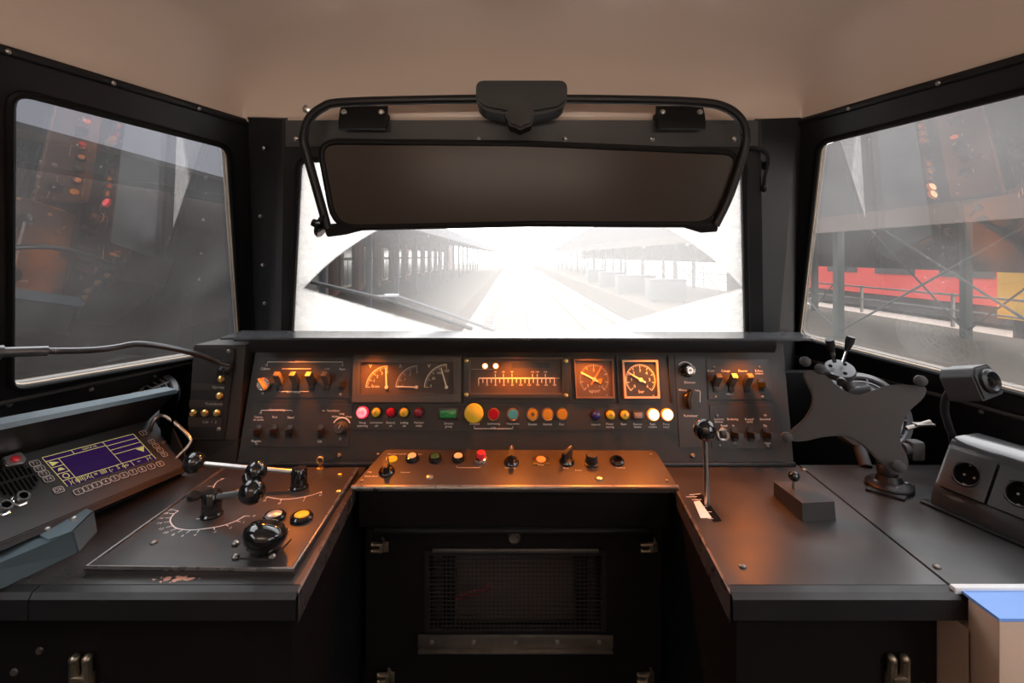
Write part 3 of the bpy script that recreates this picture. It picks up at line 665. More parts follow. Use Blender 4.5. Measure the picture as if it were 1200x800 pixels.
# ------------------------------------------------------------------ the button ledge in front of the console
FLg = Frame((0, 1.235, -.592), (1, 0, 0), (0, .145, .035))
led_ = thing('button_ledge', FLg.M, 'narrow sloping panel with a row of knobs and buttons below the console', 'control panel')
l = lambda x, y, h=0: FLg.px(x, y, h)
a0, a1, a2, a3 = l(412, 570), l(796, 572), l(768, 527), l(451, 526)
MB().prism(rounded([a0, a1, a2, a3], [.004, .004, .012, .012], 3), -.014, 0, bev=.002).build('top_plate', mat('satin_brown_black_ledge', (.040, .032, .028), .42, rv=.06, cv=.2, scale=10, bump=.04), led_)
MB().tube([(a0.x-.001, -.002, -.006), (a1.x+.001, -.002, -.006)], .0075, 10).build('front_edge', mat('worn_edge_metal', (.20, .19, .18), .35, .7, rv=.1, cv=.6, scale=40), led_)
def lpush(x, y, m, r, kind):
    q = l(x, y); M = T(q.x, q.y, 0)
    if kind == 'flat': b_ = MB().lathe([(r*1.1, 0), (r*1.1, .003), (r, .004), (0, .004)], 24).build('flat_lens', m, led_, M); return b_
    rim = chrome if kind == 'chrome' else gloss
    b_ = MB().lathe([(r*1.5, 0), (r*1.5, .006), (r*1.3, .011), (r*1.05, .012), (r*1.0, .008), (0, .008)], 28).build('push_button', rim, led_, M)
    MB().lathe([(r*.95, .008), (r*.95, .013), (r*.8, .0145), (0, .0145)] if kind != 'chrome' else [(r, .008), (r, .024), (r*.85, .027), (0, .028)], 24).build('cap', m, b_)
lpush(459.5, 538.5, yelb, .013, 'flat'); lpush(483, 538, creamb, .0125, 'b'); lpush(510, 538.5, greenb, .0125, 'b'); lpush(537, 538, creamb, .0125, 'b'); lpush(564, 539.5, redcap, .0125, 'chrome')
q = l(634, 540); MB().box((q.x, q.y, .001), (.046, .036, .002), .0006).build('label_plate', plate, led_); lpush(634, 538.8, mat('orange_button', (.85, .30, .10), .4), .012, 'flat')
MB().text('Reset', .007, T(l(634, 545.5).x, l(634, 545.5).y, .0026)).build('lettering', white, led_)
def lrot(x, y, ang, h=.022):
    q = l(x, y); b_ = MB().lathe([(.021, 0), (.021, .005), (.017, .010), (0, .011)], 28).build('rotary_switch', gloss, led_, T(q.x, q.y, 0) @ R(ang, 'Z'))
    MB().prism(rounded([(-.006, -.022), (.006, -.022), (.006, .022), (-.006, .022)], .003, 2), .009, .009+h, bev=.002).build('grip', blackpl, b_)
    MB().box((0, .014, .0095+h), (.002, .014, .001)).build('pointer_line', dimwhite, b_)
lrot(453, 553, 8); lrot(599.5, 542, 0, .030); lrot(664.5, 541, -38, .030)
q = l(693, 543); kb = MB().lathe([(.020, 0), (.020, .004), (.0165, .006), (.0160, .028), (.0145, .030), (0, .030)], 28).build('rotary_knob', blackpl, led_, T(q.x, q.y, 0))
q = l(723, 541); kb = MB().lathe([(.020, 0), (.020, .006), (.016, .010), (.012, .010), (.011, .004), (0, .004)], 28).build('socket', gloss, led_, T(q.x, q.y, 0)); MB().lathe([(.0105, .004), (.009, .002), (0, .002)], 20).build('hole', darkhole, kb)
for x, y in ((504, 558.5), (702, 560.5)):
    q = l(x, y); MB().lathe([(.010, 0), (.009, .003), (.004, .005), (0, .005)], 18).build('screw', steel, led_, T(q.x, q.y, 0))
for x, y in ((443, 532), (424, 563), (763, 532.5), (781.5, 563)):
    q = l(x, y); MB().lathe([(.004, 0), (.004, .002), (0, .003)], 12).build('screw', dullsteel, led_, T(q.x, q.y, 0))
mb = MB()
for x, y, s_, z in ((466, 532, 'Noodrem Opheffen', .007), (490, 532.2, 'Rangeren', .006), (539, 532.4, 'Bel', .006), (565, 532.6, 'Noodstop', .006), (433, 553, 'Dag', .007), (435, 558, 'Nacht Stand', .007), (475, 553.5, 'Neutraal', .007), (598, 548, 'Rijrichting', .007), (663, 548.5, 'Zand', .007), (694, 548.5, 'Licht', .006), (727, 548, 'Telefoon', .007), (678, 551, 'Sneeuw', .006)):
    q = l(x, y); mb.text(s_, z, T(q.x, q.y, .0006))
mb.ribbon([l(535, 546), l(536, 548), l(562, 548), l(563, 546)], .0012, .0006); mb.build('lettering', white, led_)
# body of the ledge over the knee opening
mb = MB(); y0, y1 = 1.245, 1.375
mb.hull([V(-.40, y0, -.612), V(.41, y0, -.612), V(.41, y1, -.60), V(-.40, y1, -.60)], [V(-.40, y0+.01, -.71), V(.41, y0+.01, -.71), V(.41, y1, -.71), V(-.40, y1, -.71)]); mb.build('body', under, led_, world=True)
MB().box((0, 1.252, -.717), (.72, .02, .010), .002).build('lower_lip', black, led_, world=True)

# ------------------------------------------------------------------ knee space
kc = thing('knee_space_cabinet', (0, 1.33, -1.4), 'black cabinet with a mesh grille in the knee space under the ledge', 'cabinet')
gx0, gx1 = (503-600)/F*1.31, (705-600)/F*1.31
mb = MB(); fk = Frame((0, 1.31, -.9), (1, 0, 0), (0, 0, 1))
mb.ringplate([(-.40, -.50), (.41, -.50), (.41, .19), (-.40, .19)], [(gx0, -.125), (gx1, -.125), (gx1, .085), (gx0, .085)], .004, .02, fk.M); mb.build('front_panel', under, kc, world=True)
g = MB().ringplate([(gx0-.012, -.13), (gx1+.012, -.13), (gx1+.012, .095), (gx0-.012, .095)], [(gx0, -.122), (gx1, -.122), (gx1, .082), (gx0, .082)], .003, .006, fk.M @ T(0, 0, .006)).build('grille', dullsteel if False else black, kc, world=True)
mb = MB(fk.M); N = 40
for i in range(N+1):
    x = gx0+(gx1-gx0)*i/N; mb.box((x, -.02, .002), (.0022, .205, .0022))
for i in range(19):
    y = -.122+.205*i/18; mb.box(((gx0+gx1)/2, y, .0035), (gx1-gx0, .0022, .0022))
mb.build('wire_mesh', mat('dark_wire', (.03, .027, .025), .45, .4), g, world=True)
mb = MB(fk.M); mb.box(((gx0+gx1)/2, -.03, -.10), (gx1-gx0, .28, .01)); mb.build('backing', fabric, kc, world=True)
for x in (gx0+.05, gx1-.05): MB(fk.M).box((x, -.03, -.05), (.035, .27, .03), .004).build('upright_bar', under, kc, world=True)
MB(fk.M).tube(smooth([(gx0+.07, -.06, -.03), (gx0+.12, -.045, -.03), (gx0+.17, -.025, -.03)]), .008, 8).build('strap', redrag, kc, world=True)
MB(fk.M).box(((gx0+gx1)/2, -.142, .016), (gx1-gx0+.055, .034, .006), .001).box(((gx0+gx1)/2, -.162, .022), (gx1-gx0+.05, .006, .02), .001).build('sill_strip', dullsteel, kc, world=True)
for i in range(5):
    x = gx0+.01+(gx1-gx0-.02)*i/4; MB(fk.M).lathe([(.006, 0), (.005, .003), (0, .004)], 12, T(x, -.142, .019)).build('screw', steel, kc, world=True)
MB(fk.M).box(((gx0+gx1)/2, .098, .008), (gx1-gx0-.02, .010, .006), .001).build('top_strip', dullsteel, kc, world=True)
q = fk.px(602.5, 628); MB(fk.M).lathe([(.017, 0), (.017, .008), (.013, .012), (.010, .008), (0, .007)], 24, T(q.x, q.y, 0)).build('lock_ring', dullsteel, kc, world=True)
def latch(parent, o, name='toggle_latch', sc=1.0, turn=0):
    M = T(*o) @ R(90, 'X') @ R(turn, 'Z') @ Matrix.Scale(sc, 4)
    mb = MB(M)
    mb.box((0, -.014, .003), (.040, .034, .006), .002).tube([(-.012, .030, .009), (-.012, -.01, .009)], .0085, 8).tube([(.012, .030, .009), (.012, -.01, .009)], .0085, 8)
    mb.ball((-.012, .03, .009), .009).ball((.012, .03, .009), .009).box((0, -.004, .012), (.030, .012, .012), .003).tube([(.018, -.022, .014), (.045, -.012, .018)], .005, 8)
    return mb.build(name, mat('aged_latch_metal', (.30, .25, .19), .36, .9, rv=.1, cv=.5, scale=60) if 'aged_latch_metal' not in MATS else MATS['aged_latch_metal'], parent, world=True)
for x, y in ((446, 640), (761, 640), (453, 792), (757, 792)):
    latch(kc, P(x, y, 1.29), 'hinge_latch', .7, 90)
mb = MB(); mb.box((0, 1.20, -1.30), (.78, .20, .03), .006); kf = mb.build('footrest', tag and black, kc, world=True)
# ------------------------------------------------------------------ desks
FD = Frame((0, 0, -.6), (1, 0, 0), (0, 1, 0))
d_ = lambda x, y, h=0: FD.px(x, y, h)
def desk(name, label, top_poly, front_y, x0, x1, inner, mtop):
    o = thing(name, (inner, 1.0, -1.4), label, 'desk')
    MB().prism(top_poly, -.628, -.600, bev=.002).build('desk_top', mtop, o, world=True)
    return o
# left desk: from the wall to the knee opening
li0, li1 = d_(350, 689), d_(415, 568)
ld = desk('left_control_desk', 'black control desk on the left with scaled levers and a chipped front edge', [(-1.50, .872), (li0.x, .872), (li1.x, li1.y+.01), (-.413, 1.375), (-1.33, 1.375)], .86, 0, 0, li0.x, chipped)
sec = [(.872, -.600), (.858, -.603), (.851, -.612), (.850, -.648), (.856, -.652), (.872, -.652)]
x_split = (40-600)/F*.86
MB().hull([V(x_split, y, z) for y, z in sec], [V(li0.x, y, z) for y, z in sec]).build('front_edge', black, ld, world=True)
MB().hull([V(-1.26, y, z) for y, z in sec], [V(x_split-.002, y, z) for y, z in sec]).build('front_edge', black, ld, world=True)
MB().hull([V(li0.x+.004, .852, -.603), V(li0.x+.004, .852, -.655), V(li0.x+.001, .87, -.655), V(li0.x-.003, .87, -.600)], [V(li1.x+.004, li1.y, -.602), V(li1.x+.004, li1.y, -.64), V(li1.x-.001, li1.y, -.64), V(li1.x-.003, li1.y, -.600)]).build('inner_edge', mat('worn_black_edge', (.07, .06, .058), .3, .3, rv=.1, cv=.5, scale=25), ld, world=True)
xs_ = (53-600)/F*.90
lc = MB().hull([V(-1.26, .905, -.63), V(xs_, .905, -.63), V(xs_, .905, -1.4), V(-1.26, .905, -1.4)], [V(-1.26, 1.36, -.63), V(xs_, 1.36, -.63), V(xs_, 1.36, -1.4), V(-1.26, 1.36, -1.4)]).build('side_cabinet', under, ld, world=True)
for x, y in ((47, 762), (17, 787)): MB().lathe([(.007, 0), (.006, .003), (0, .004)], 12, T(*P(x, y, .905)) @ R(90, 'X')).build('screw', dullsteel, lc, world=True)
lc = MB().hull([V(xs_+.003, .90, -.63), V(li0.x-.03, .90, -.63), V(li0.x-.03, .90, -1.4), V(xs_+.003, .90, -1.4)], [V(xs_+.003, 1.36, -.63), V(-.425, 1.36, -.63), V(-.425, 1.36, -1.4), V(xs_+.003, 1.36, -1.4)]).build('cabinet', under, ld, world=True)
latch(lc, P(100, 786, .90), 'door_latch')
# raised control plate
ZP = -.588; FP = Frame((0, 0, ZP), (1, 0, 0), (0, 1, 0)); p_ = lambda x, y, h=0: FP.px(x, y, h)
cp = MB().prism(rounded([p_(99, 666), p_(345, 668), p_(420, 548), p_(262, 547)], .004, 2), -.600, ZP, bev=.004).build('control_plate', deskm2, ld, world=True)
mb = MB(); e = [p_(101, 665), p_(343, 667), p_(419, 549)]
mb.tube([(p.x, p.y, ZP) for p in [p_(262, 549)]+e], .0045, 8); mb.build('plate_edge', mat('rubbed_plate_edge', (.10, .098, .096), .3, .3, rv=.1, cv=.4, scale=25), cp, world=True)
# engraved scales
mb = MB(); z = ZP+.0005
sc1 = smooth([p_(*p) for p in ((209, 598.5), (203, 603), (199.5, 609), (201, 614), (206, 618.5), (215, 620.5), (226, 621), (240, 619.5), (258, 616.5), (274, 611.5), (287, 604.5))], 5)
mb.ribbon(sc1, .0026, z)
n = len(sc1); ctr = p_(248, 604)
for i, s_ in enumerate(('20', '18', '16', '14', '12', '10', '8', '6', '4', '3', '2', '1', '0')):
    p = sc1[round((n-1)*i/12)]; dd = (Vector(p)-ctr).normalized(); mb.ribbon([p, p+dd*.012], .0018, z); q = p+dd*.021; mb.text(s_, .011, T(q.x, q.y, z))
sc2 = smooth([p_(*p) for p in ((313, 582), (322, 584), (336, 585), (352, 583), (366, 580), (377, 576))], 5); mb.ribbon(sc2, .0022, z); n = len(sc2)
for i, s_ in enumerate(('R', '0', '1', 'V')):
    p = sc2[round((n-1)*i/3)]; mb.ribbon([p, p+V(.002, -.010)], .0018, z); mb.text(s_, .012, T(p.x+.004, p.y-.019, z))
sc3 = smooth([p_(*p) for p in ((262, 561), (255, 564), (251, 569), (249.5, 574))], 4); mb.ribbon(sc3, .0018, z); mb.ribbon([p_(243, 570), p_(251, 569.5)], .0014, z); mb.ribbon([p_(258, 561), p_(263, 560.5)], .0016, z)
for a, b_ in (((230, 608), (247, 608)), ((338, 573.5), (352, 573.5)), ((328, 620.5), (339, 620.5)), ((328, 622.5), (336, 622.5)), ((277, 573.5), (284, 573.5))): mb.ribbon([p_(*a), p_(*b_)], .0022, z)
mb.build('engraved_scale', white, cp, world=True)
def ctl(name, base_px, base_h, r, ends, label=None):
    b2 = p_(*base_px); B = V(b2.x, b2.y, ZP)
    hub = MB().lathe([(r*1.15, 0), (r*1.15, .004), (r, .008), (r, base_h-.006), (r*.82, base_h), (0, base_h+.001)], 28, T(*B)).build(name, gloss, ld, world=True)
    if label: hub['label'] = label
    for kind, A, Bp, rr in ends(B):
        if kind == 'rod': MB().tube([A, Bp], rr, 12).build('rod', steel, hub, world=True)
        elif kind == 'ball': MB().ball(A, rr).build('knob', gloss, hub, world=True)
        elif kind == 'collar': MB().tube([A, Bp], rr, 14).build('collar', gloss, hub, world=True)
def endsB(B):
    hb = B+V(0, 0, .040); k = P(295.5, 576, 1.055)
    return [('rod', hb, k, .0075), ('ball', k, None, .0275), ('collar', k, P(291, 556, 1.075), .014), ('ball', P(300, 552.5, 1.085), None, .0235)]
ctl('traction_lever', (248, 603.5), .054, .0205, endsB)
def endsA(B):
    hb = B+V(0, 0, .038); k = P(228, 542, 1.205)
    mid = hb+(k-hb)*.50
    return [('rod', hb, k, .0062), ('ball', k, None, .0265)]
ctl('direction_lever', (350.5, 571), .050, .0195, endsA)
q = p_(226, 583); MB().prism(rounded([p_(217, 584.5), p_(225, 588), p_(236, 584), p_(234, 578), p_(226, 577)], .012, 4), ZP, ZP+.008, bev=.002).build('slot_cover', blackpl, cp, world=True)
# mushroom knob on a screwed base
b2 = p_(303, 652); sb = MB().prism([p_(281, 655), p_(318, 657), p_(342, 632), p_(312, 629)], ZP, ZP+.003, bev=.001).build('screw_base', deskm2, cp, world=True)
for x, y in ((276, 638), (276, 654), (331.5, 634), (319, 653.5)):
    q = p_(x, y); MB().lathe([(.007, 0), (.0065, .003), (.003, .006), (0, .006)], 14, T(q.x, q.y, ZP+.002)).build('screw', steel, sb, world=True)
kM = T(b2.x-.001, b2.y+.008, ZP) @ R(-12, 'X') @ R(10, 'Y')
MB().lathe([(.018, 0), (.020, .005), (.029, .010), (.037, .022), (.0415, .034), (.0420, .039), (.0395, .046), (.031, .054), (.016, .0585), (0, .0595)], 36, kM).build('mushroom_knob', gloss, cp, world=True)
for x, y, m_ in ((321.5, 607, creamb), (353.5, 607.5, mat('bright_yellow_button', (.95, .62, .02), .35))):
    q = p_(x, y); b_ = MB().lathe([(.024, 0), (.0245, .006), (.021, .010), (.0165, .010), (.016, .006), (0, .006)], 28, T(q.x, q.y, ZP)).build('push_button', gloss, cp, world=True)
    MB().lathe([(.0155, .006), (.0155, .0105), (.013, .012), (0, .012)], 24, T(q.x, q.y, ZP)).build('cap', m_ if m_ != creamb else mat('silver_button', (.75, .70, .62), .3, .5), b_, world=True)
q = p_(375, 549.5); ky = MB().lathe([(.010, 0), (.010, .004), (.006, .006), (0, .006)], 16, T(q.x, q.y, ZP)).box((q.x, q.y, ZP+.010), (.003, .006, .016)).build('key', brass, cp, world=True)
MB().tube([V(q.x, q.y, ZP+.024)+V(.009*math.cos(a), 0, .009*math.sin(a)) for a in [i*math.pi/8 for i in range(16)]], .0028, 8, True).build('key_ring', brass, ky, world=True)
for x, y in ((398.5, 556.5), (180.5, 636), (397, 576)):
    q = p_(x, y); MB().lathe([(.007, 0), (.0065, .003), (.003, .005), (0, .005)], 14, T(q.x, q.y, ZP)).build('screw', brass if y < 580 else dullsteel, cp, world=True)

# right desk
ri0, ri1 = d_(855, 689), d_(794, 574)
rd = thing('right_control_desk', (.6, 1.1, -1.4), 'plain black desk on the right with a tall brake lever', 'desk')
s0, s1 = d_(936, 545), d_(1118, 690)
MB().prism([(ri0.x, .872), (s1.x, .872), (s0.x, 1.375), (.425, 1.375), (ri1.x, ri1.y)], -.628, -.600, bev=.0015).build('desk_top', deskm, rd, world=True)
MB().prism([(s1.x+.003, .872), (1.56, .872), (1.38, 1.375), (s0.x+.003, 1.375)], -.628, -.600, bev=.0015).build('outer_desk_top', deskm2, rd, world=True)
MB().hull([V(ri0.x, y, z) for y, z in sec], [V((1133-600)/F*.86, y, z) for y, z in sec]).build('front_edge', black, rd, world=True)
MB().hull([V(ri0.x-.004, .852, -.603), V(ri0.x-.004, .852, -.655), V(ri0.x-.001, .87, -.655), V(ri0.x+.003, .87, -.600)], [V(ri1.x-.004, ri1.y, -.602), V(ri1.x-.004, ri1.y, -.64), V(ri1.x+.001, ri1.y, -.64), V(ri1.x+.003, ri1.y, -.600)]).build('inner_edge', MATS['worn_black_edge'], rd, world=True)
rc = MB().hull([V(ri0.x+.03, .90, -.63), V(.80, .90, -.63), V(.80, .90, -1.4), V(ri0.x+.03, .90, -1.4)], [V(.425, 1.36, -.63), V(.80, 1.36, -.63), V(.80, 1.36, -1.4), V(.425, 1.36, -1.4)]).build('cabinet', under, rd, world=True)
latch(rc, P(1048, 786, .90), 'door_latch')
for x, y in ((870, 664), (1098, 664.5), (942, 550.5)):
    q = d_(x, y); MB().lathe([(.007, 0), (.0065, .003), (.003, .005), (0, .005)], 14, T(q.x, q.y, -.6)).build('screw', dullsteel, rd, world=True)
# brake lever in its slot
sl = MB().flat(rounded([d_(836, 612), d_(846.5, 611), d_(822, 578), d_(813, 579)], .006, 3), -.5992).build('lever_slot', darkhole, rd, world=True)
mb = MB(); mb.prism([d_(813, 588), d_(820, 587), d_(834, 607), d_(821, 607)], -.600, -.5988)
for a, b_ in (((808, 580), (821, 579)), ((804, 582.5), (817, 582)), ((811, 586), (822, 585.5)), ((830, 608), (836, 608)), ((826, 600), (834, 600)), ((822, 594), (829, 594))): mb.ribbon([d_(*a), d_(*b_)], .002, -.5990)
mb.build('slot_scale', white, rd, world=True)
B = d_(829, 592); bt = P(826, 503.5, B.y*.985)
lv = MB().tube([V(B.x, B.y, -.612), bt], .0062, 14).build('brake_lever', steel, rd, world=True); MB().ball(bt, .0262).build('knob', gloss, lv, world=True)
# small block with a ball-headed lever
sbk = thing('switch_block', (.697, 1.14, -.6), 'low black switch block with a short ball headed lever on the right desk', 'switch')
MB().hull([V(-.04, -.060, 0), V(.04, -.053, 0), V(.04, .055, 0), V(-.04, .06, 0)], [V(-.04, -.058, .041), V(.038, -.051, .041), V(.034, .055, .034), V(-.04, .06, .034)]).build('block_body', mat('matt_black_block', (.022, .021, .021), .5, bump=.05), sbk)
q = P(930.5, 576, 1.16)-V(.697, 1.14, -.6); sw = MB().tube([V(q.x, q.y, .034), V(q.x, q.y, .060)], .0042, 10).build('lever', steel, sbk); MB().ball((q.x, q.y, .066), .0125).build('knob', gloss, sw)

# ------------------------------------------------------------------ beige cabinet with a blue top at the right front
bc = thing('corner_cabinet', (.95, .87, -1.4), 'beige cabinet with a blue top and pale rim at the lower right corner', 'cabinet')
X0 = .806; MB().box(((X0+1.28)/2, (.79+.846)/2, -1.005), (1.28-X0, .056, .80), .003).box(((X0+1.25)/2, .91, -1.03), (1.25-X0, .14, .74)).build('cabinet_body', beige, bc, world=True)
MB().box(((X0+1.28)/2, .823, -.6015), (1.28-X0, .066, .005)).build('blue_top', blue, bc, world=True)
MB().box(((X0+1.28)/2-.006, .862, -.600), (1.28-X0+.012, .012, .012), .002).build('pale_rim', whitetrim, bc, world=True)

# ------------------------------------------------------------------ display terminal on the left
t0 = V(-.94, .955, -.404)*1.1
e1 = V(.027, .197, -.022); e2 = V(-.058, .007, .054)
FT = Frame(t0, e1, e2); tt = lambda x, y, h=0: FT.px(x, y, h)
term = thing('radio_terminal', FT.M, 'dark grey radio terminal with a purple screen and hooded cover by the left window', 'terminal')
pb0, pb1, pt1, pt0 = tt(-60, 662), tt(218, 546), tt(180, 489), tt(-75, 560)
MB().prism(rounded([pb0, pb1, pt1, pt0], .008, 3), -.05, 0, bev=.003).build('front_panel', termm, term)
# housing: base, hood blade and end cheek
lowL, lowR = pb0+V(0, -.012), pb1+V(.004, -.012)
MB().hull([(lowL.x, lowL.y, -.004), (lowR.x, lowR.y, -.004), (lowR.x, pt1.y+.06, -.004), (lowL.x, pt0.y+.06, -.004)], [(lowL.x, lowL.y+.03, -.10), (lowR.x, lowR.y+.03, -.10), (lowR.x, pt1.y+.05, -.10), (lowL.x, pt0.y+.05, -.10)]).build('housing', black, term)
hd0, hd1 = P(-60, 521, .95), P(207, 457, 1.345); hd1 = FT.M @ V(pb1.x+.002, 0, 0)
def onplane(px, py, x):
    """point seen at px, py with terminal coordinate x (along the unit)"""
    r_ = ray(px, py); o_ = FT.I @ V(0, 0, 0); dv = FT.I.to_3x3() @ r_; return o_+dv*((x-o_.x)/dv.x)
H1 = onplane(207, 456, pb1.x); H0 = V(lowL.x, H1.y, H1.z)
Hb = V(0, pt1.y+.035, -.02)
MB().hull([(H0.x, H0.y, H0.z), (H1.x, H1.y, H1.z), (H1.x, H1.y+.03, H1.z-.02), (H0.x, H0.y+.03, H0.z-.02)], [(H0.x, H0.y-.010, H0.z-.004), (H1.x, H1.y-.010, H1.z-.004), (H1.x, H1.y+.012, H1.z-.03), (H0.x, H0.y+.012, H0.z-.03)]).build('hood_blade', bluegrey, term)
MB().hull([(H0.x, H0.y-.006, H0.z-.008), (H1.x, H1.y-.006, H1.z-.008), (H1.x, H1.y-.001, H1.z-.012), (H0.x, H0.y-.001, H0.z-.012)], [(H0.x, pt0.y+.008, -.02), (H1.x, pt0.y+.008, -.02), (H1.x, pt0.y+.02, -.02), (H0.x, pt0.y+.02, -.02)]).build('hood_back', black, term)
ck = [(pb1.x, lowR.y, .002), (pb1.x, lowR.y+.03, .014), (pb1.x, pt1.y+.02, .06), (pb1.x, H1.y-.006, H1.z+.0), (pb1.x, H1.y-.008, H1.z-.03), (pb1.x, lowR.y+.02, -.08)]
MB().hull(ck, [(x+.006, y, z) for x, y, z in ck]).build('end_cheek', black, term)
# screen
sq = [tt(78.8, 570.6), tt(182.5, 538), tt(155.8, 508.8), tt(48.6, 536.7)]
sc = MB().prism(sq, 0, .0012).build('screen', screenm, term)
def sp(u, v):                               # bilinear position on the screen, u right, v down
    a = sq[3].lerp(sq[2], u); b_ = sq[0].lerp(sq[1], u); return a.lerp(b_, v)
mb = MB(); z = .0016; w_ = .0016
for L in ([(0, 0), (1, 0)], [(0, 0), (0, 1)], [(.0, .14), (.62, .14)], [(.28, 0), (.28, .14)], [(.62, 0), (.62, 1)], [(.12, .14), (.12, 1)], [(.62, .16), (1, .16)], [(.62, .32), (1, .32)], [(.62, .48), (1, .48)], [(.12, .82), (1, .82)], [(.72, .82), (.72, 1)], [(.0, .80), (.12, .80)], [(0, .36), (.12, .36)], [(0, .58), (.12, .58)], [(1, 0), (1, 1)]):
    mb.ribbon([sp(*q) for q in L], w_, z)
ex = (sp(1, .5)-sp(0, .5)).normalized(); rot = math.degrees(math.atan2(ex.y, ex.x))
def gt(s_, u, v, size): q = sp(u, v); mb.text(s_, size, T(q.x, q.y, z) @ R(rot, 'Z'))
gt('GSM-R NL', .46, .07, .008)
for i, s_ in enumerate((')(', 'IIII', ')X(', '=', 'IIII', '(-', 'S', 'oo')):
    gt(s_, .06+.082*i, .90, .0155)
gt('1', .10, .92, .012); gt(')-(', .93, .90, .014); gt('-o-', .80, .90, .009)
mb.flat([sp(.02, .16), sp(.10, .25), sp(.02, .32)], z); mb.flat([sp(.03, .50), sp(.05, .42), sp(.08, .42), sp(.10, .50)], z); mb.flat([sp(.88, .50), sp(.99, .50), sp(.94, .66)], z)
q = sp(.06, .69); mb.arc(q, .006, 0, 360, .002, z, 16)
mb.build('screen_graphics', glyph, sc)
# keys: rounded outlines with numerals
def key_outline(x, y, s_, r_=.0085):
    q = tt(x, y); k = MB().prism([(p.x, p.y) for p in rounded(rect(r_*2.3, r_*1.75), .004, 3)], 0, .002, bev=.0006).build('key', termm, term, T(q.x, q.y, 0) @ R(rot, 'Z'))
    mb = MB(); lp = rounded(rect(r_*2.2, r_*1.65), .004, 3); mb.ribbon(lp+[lp[0], lp[1]], .0013, .0024)
    if s_: mb.text(s_, r_*1.35, T(0, 0, .0024))
    mb.build('key_marking', white, k)
for i, s_ in enumerate(('1', '2', '3', '4', '5', '6', '7', '8', '9', '0')):
    t_ = i/9; key_outline(91.5+(187-91.5)*t_, 576.5-(576.5-544)*t_-1.2*math.sin(math.pi*t_), s_)
for i, s_ in enumerate(('T1', 'T2', 'T3', 'T4')): key_outline(40.3+5.3*i, 543.5+6.1*i, s_)
key_outline(68, 574.5, 'OK'); key_outline(167, 508, 'i')
for i, s_ in enumerate(('C', '<', '>', 'X')): key_outline(177+5.0*i, 518+5.0*i, s_, .0075)
MB().text('SIMATIC', .006, T(tt(200, 541).x, tt(200, 541).y, .0006) @ R(rot, 'Z')) if False else None
# loudspeaker slots
q = tt(15, 563)
spk = MB().lathe([(.043, 0), (.043, .0015), (0, .0018)], 36).build('loudspeaker', blackpl, term, T(q.x, q.y, 0) @ R(rot, 'Z')); mb = MB()
for i in range(9):
    x = -.034+.0085*i; hgt = math.sqrt(max(0, .040**2-x*x)); mb.box((x, hgt/2, .0022), (.0042, hgt-.006, .0014)).box((x, -hgt/2, .0022), (.0042, hgt-.006, .0014))
mb.build('grille', darkhole, spk)
# emergency lug, jacks and handle
q = tt(13.5, 542.5); lg = MB().prism(rounded([(-.02, -.012), (.012, -.014), (.020, -.004), (.018, .016), (-.018, .012)], .006, 3), 0, .012, bev=.002).build('socket_plate', steel, term, T(q.x, q.y, 0) @ R(rot, 'Z')); MB().lathe([(.0085, .012), (.008, .0145), (.004, .016), (0, .016)], 18).build('red_dot', redcap, lg)
for x, y in ((20.5, 588), (0, 599)):
    q = tt(x, y); j = MB().lathe([(.0155, 0), (.0155, .006), (.0125, .007)], 6).lathe([(.0115, .006), (.0115, .019), (.0075, .019), (.0075, .008), (0, .008)], 20).build('jack_socket', chrome, term, T(q.x, q.y, 0)); MB().lathe([(.0073, .0085), (.006, .012), (0, .012)], 16).build('hole', darkhole, j)
def on_h(x, y, h): q = tt(x, y, h); return (q.x, q.y, h)
MB().tube(smooth([on_h(176.5, 504, 0), on_h(178, 497, .022), on_h(183.5, 489, .040), on_h(193, 487, .046), on_h(209, 499, .046), on_h(223, 514, .042), on_h(219, 524, .026), on_h(207, 536, 0)], 6), .0050, 10).build('handle', steel, term)
for x, y in ((192, 518), (176, 504), (207, 536)): q = tt(x, y); MB().lathe([(.006, 0), (.005, .003), (0, .004)], 12, T(q.x, q.y, 0)).build('screw', steel, term)
# blue-grey channel with a screwed cover
def pz(x, y, z): q = ray(x, y); return q*(z/q.z)
bb = thing('cable_channel', (-1.0, 1.0, -.6), 'blue grey metal cable channel with a screwed end cover below the terminal', 'cable channel')
MB().hull([pz(*p, -.553) for p in ((-45, 678), (85, 623.5), (97, 597), (-45, 640))], [pz(*p, -.5995) for p in ((-45, 712), (90, 647.5), (108, 622), (-45, 668))]).build('channel_body', bluegrey, bb, world=True)
tp = [pz(*p, -.549) for p in ((32, 619.5), (57, 631.5), (86, 621.5), (110, 599), (98, 594.5))]
fl = [pz(86, 621.5, -.549), pz(110, 599, -.549), pz(114, 622.5, -.5995), pz(93, 646, -.5995)]
cv = MB().hull(tp, [p-V(0, 0, .003) for p in tp]).hull(fl, [p+V(-.003, -.001, 0) for p in fl]).build('end_cover', mat('blue_grey_paint_light', (.10, .15, .18), .42, rv=.06, cv=.1, scale=10), bb, world=True)
for x, y in ((54.5, 620.5), (86, 608)): MB().lathe([(.0065, 0), (.006, .004), (.003, .006), (0, .006)], 14, T(*pz(x, y, -.549))).build('screw', steel, cv, world=True)

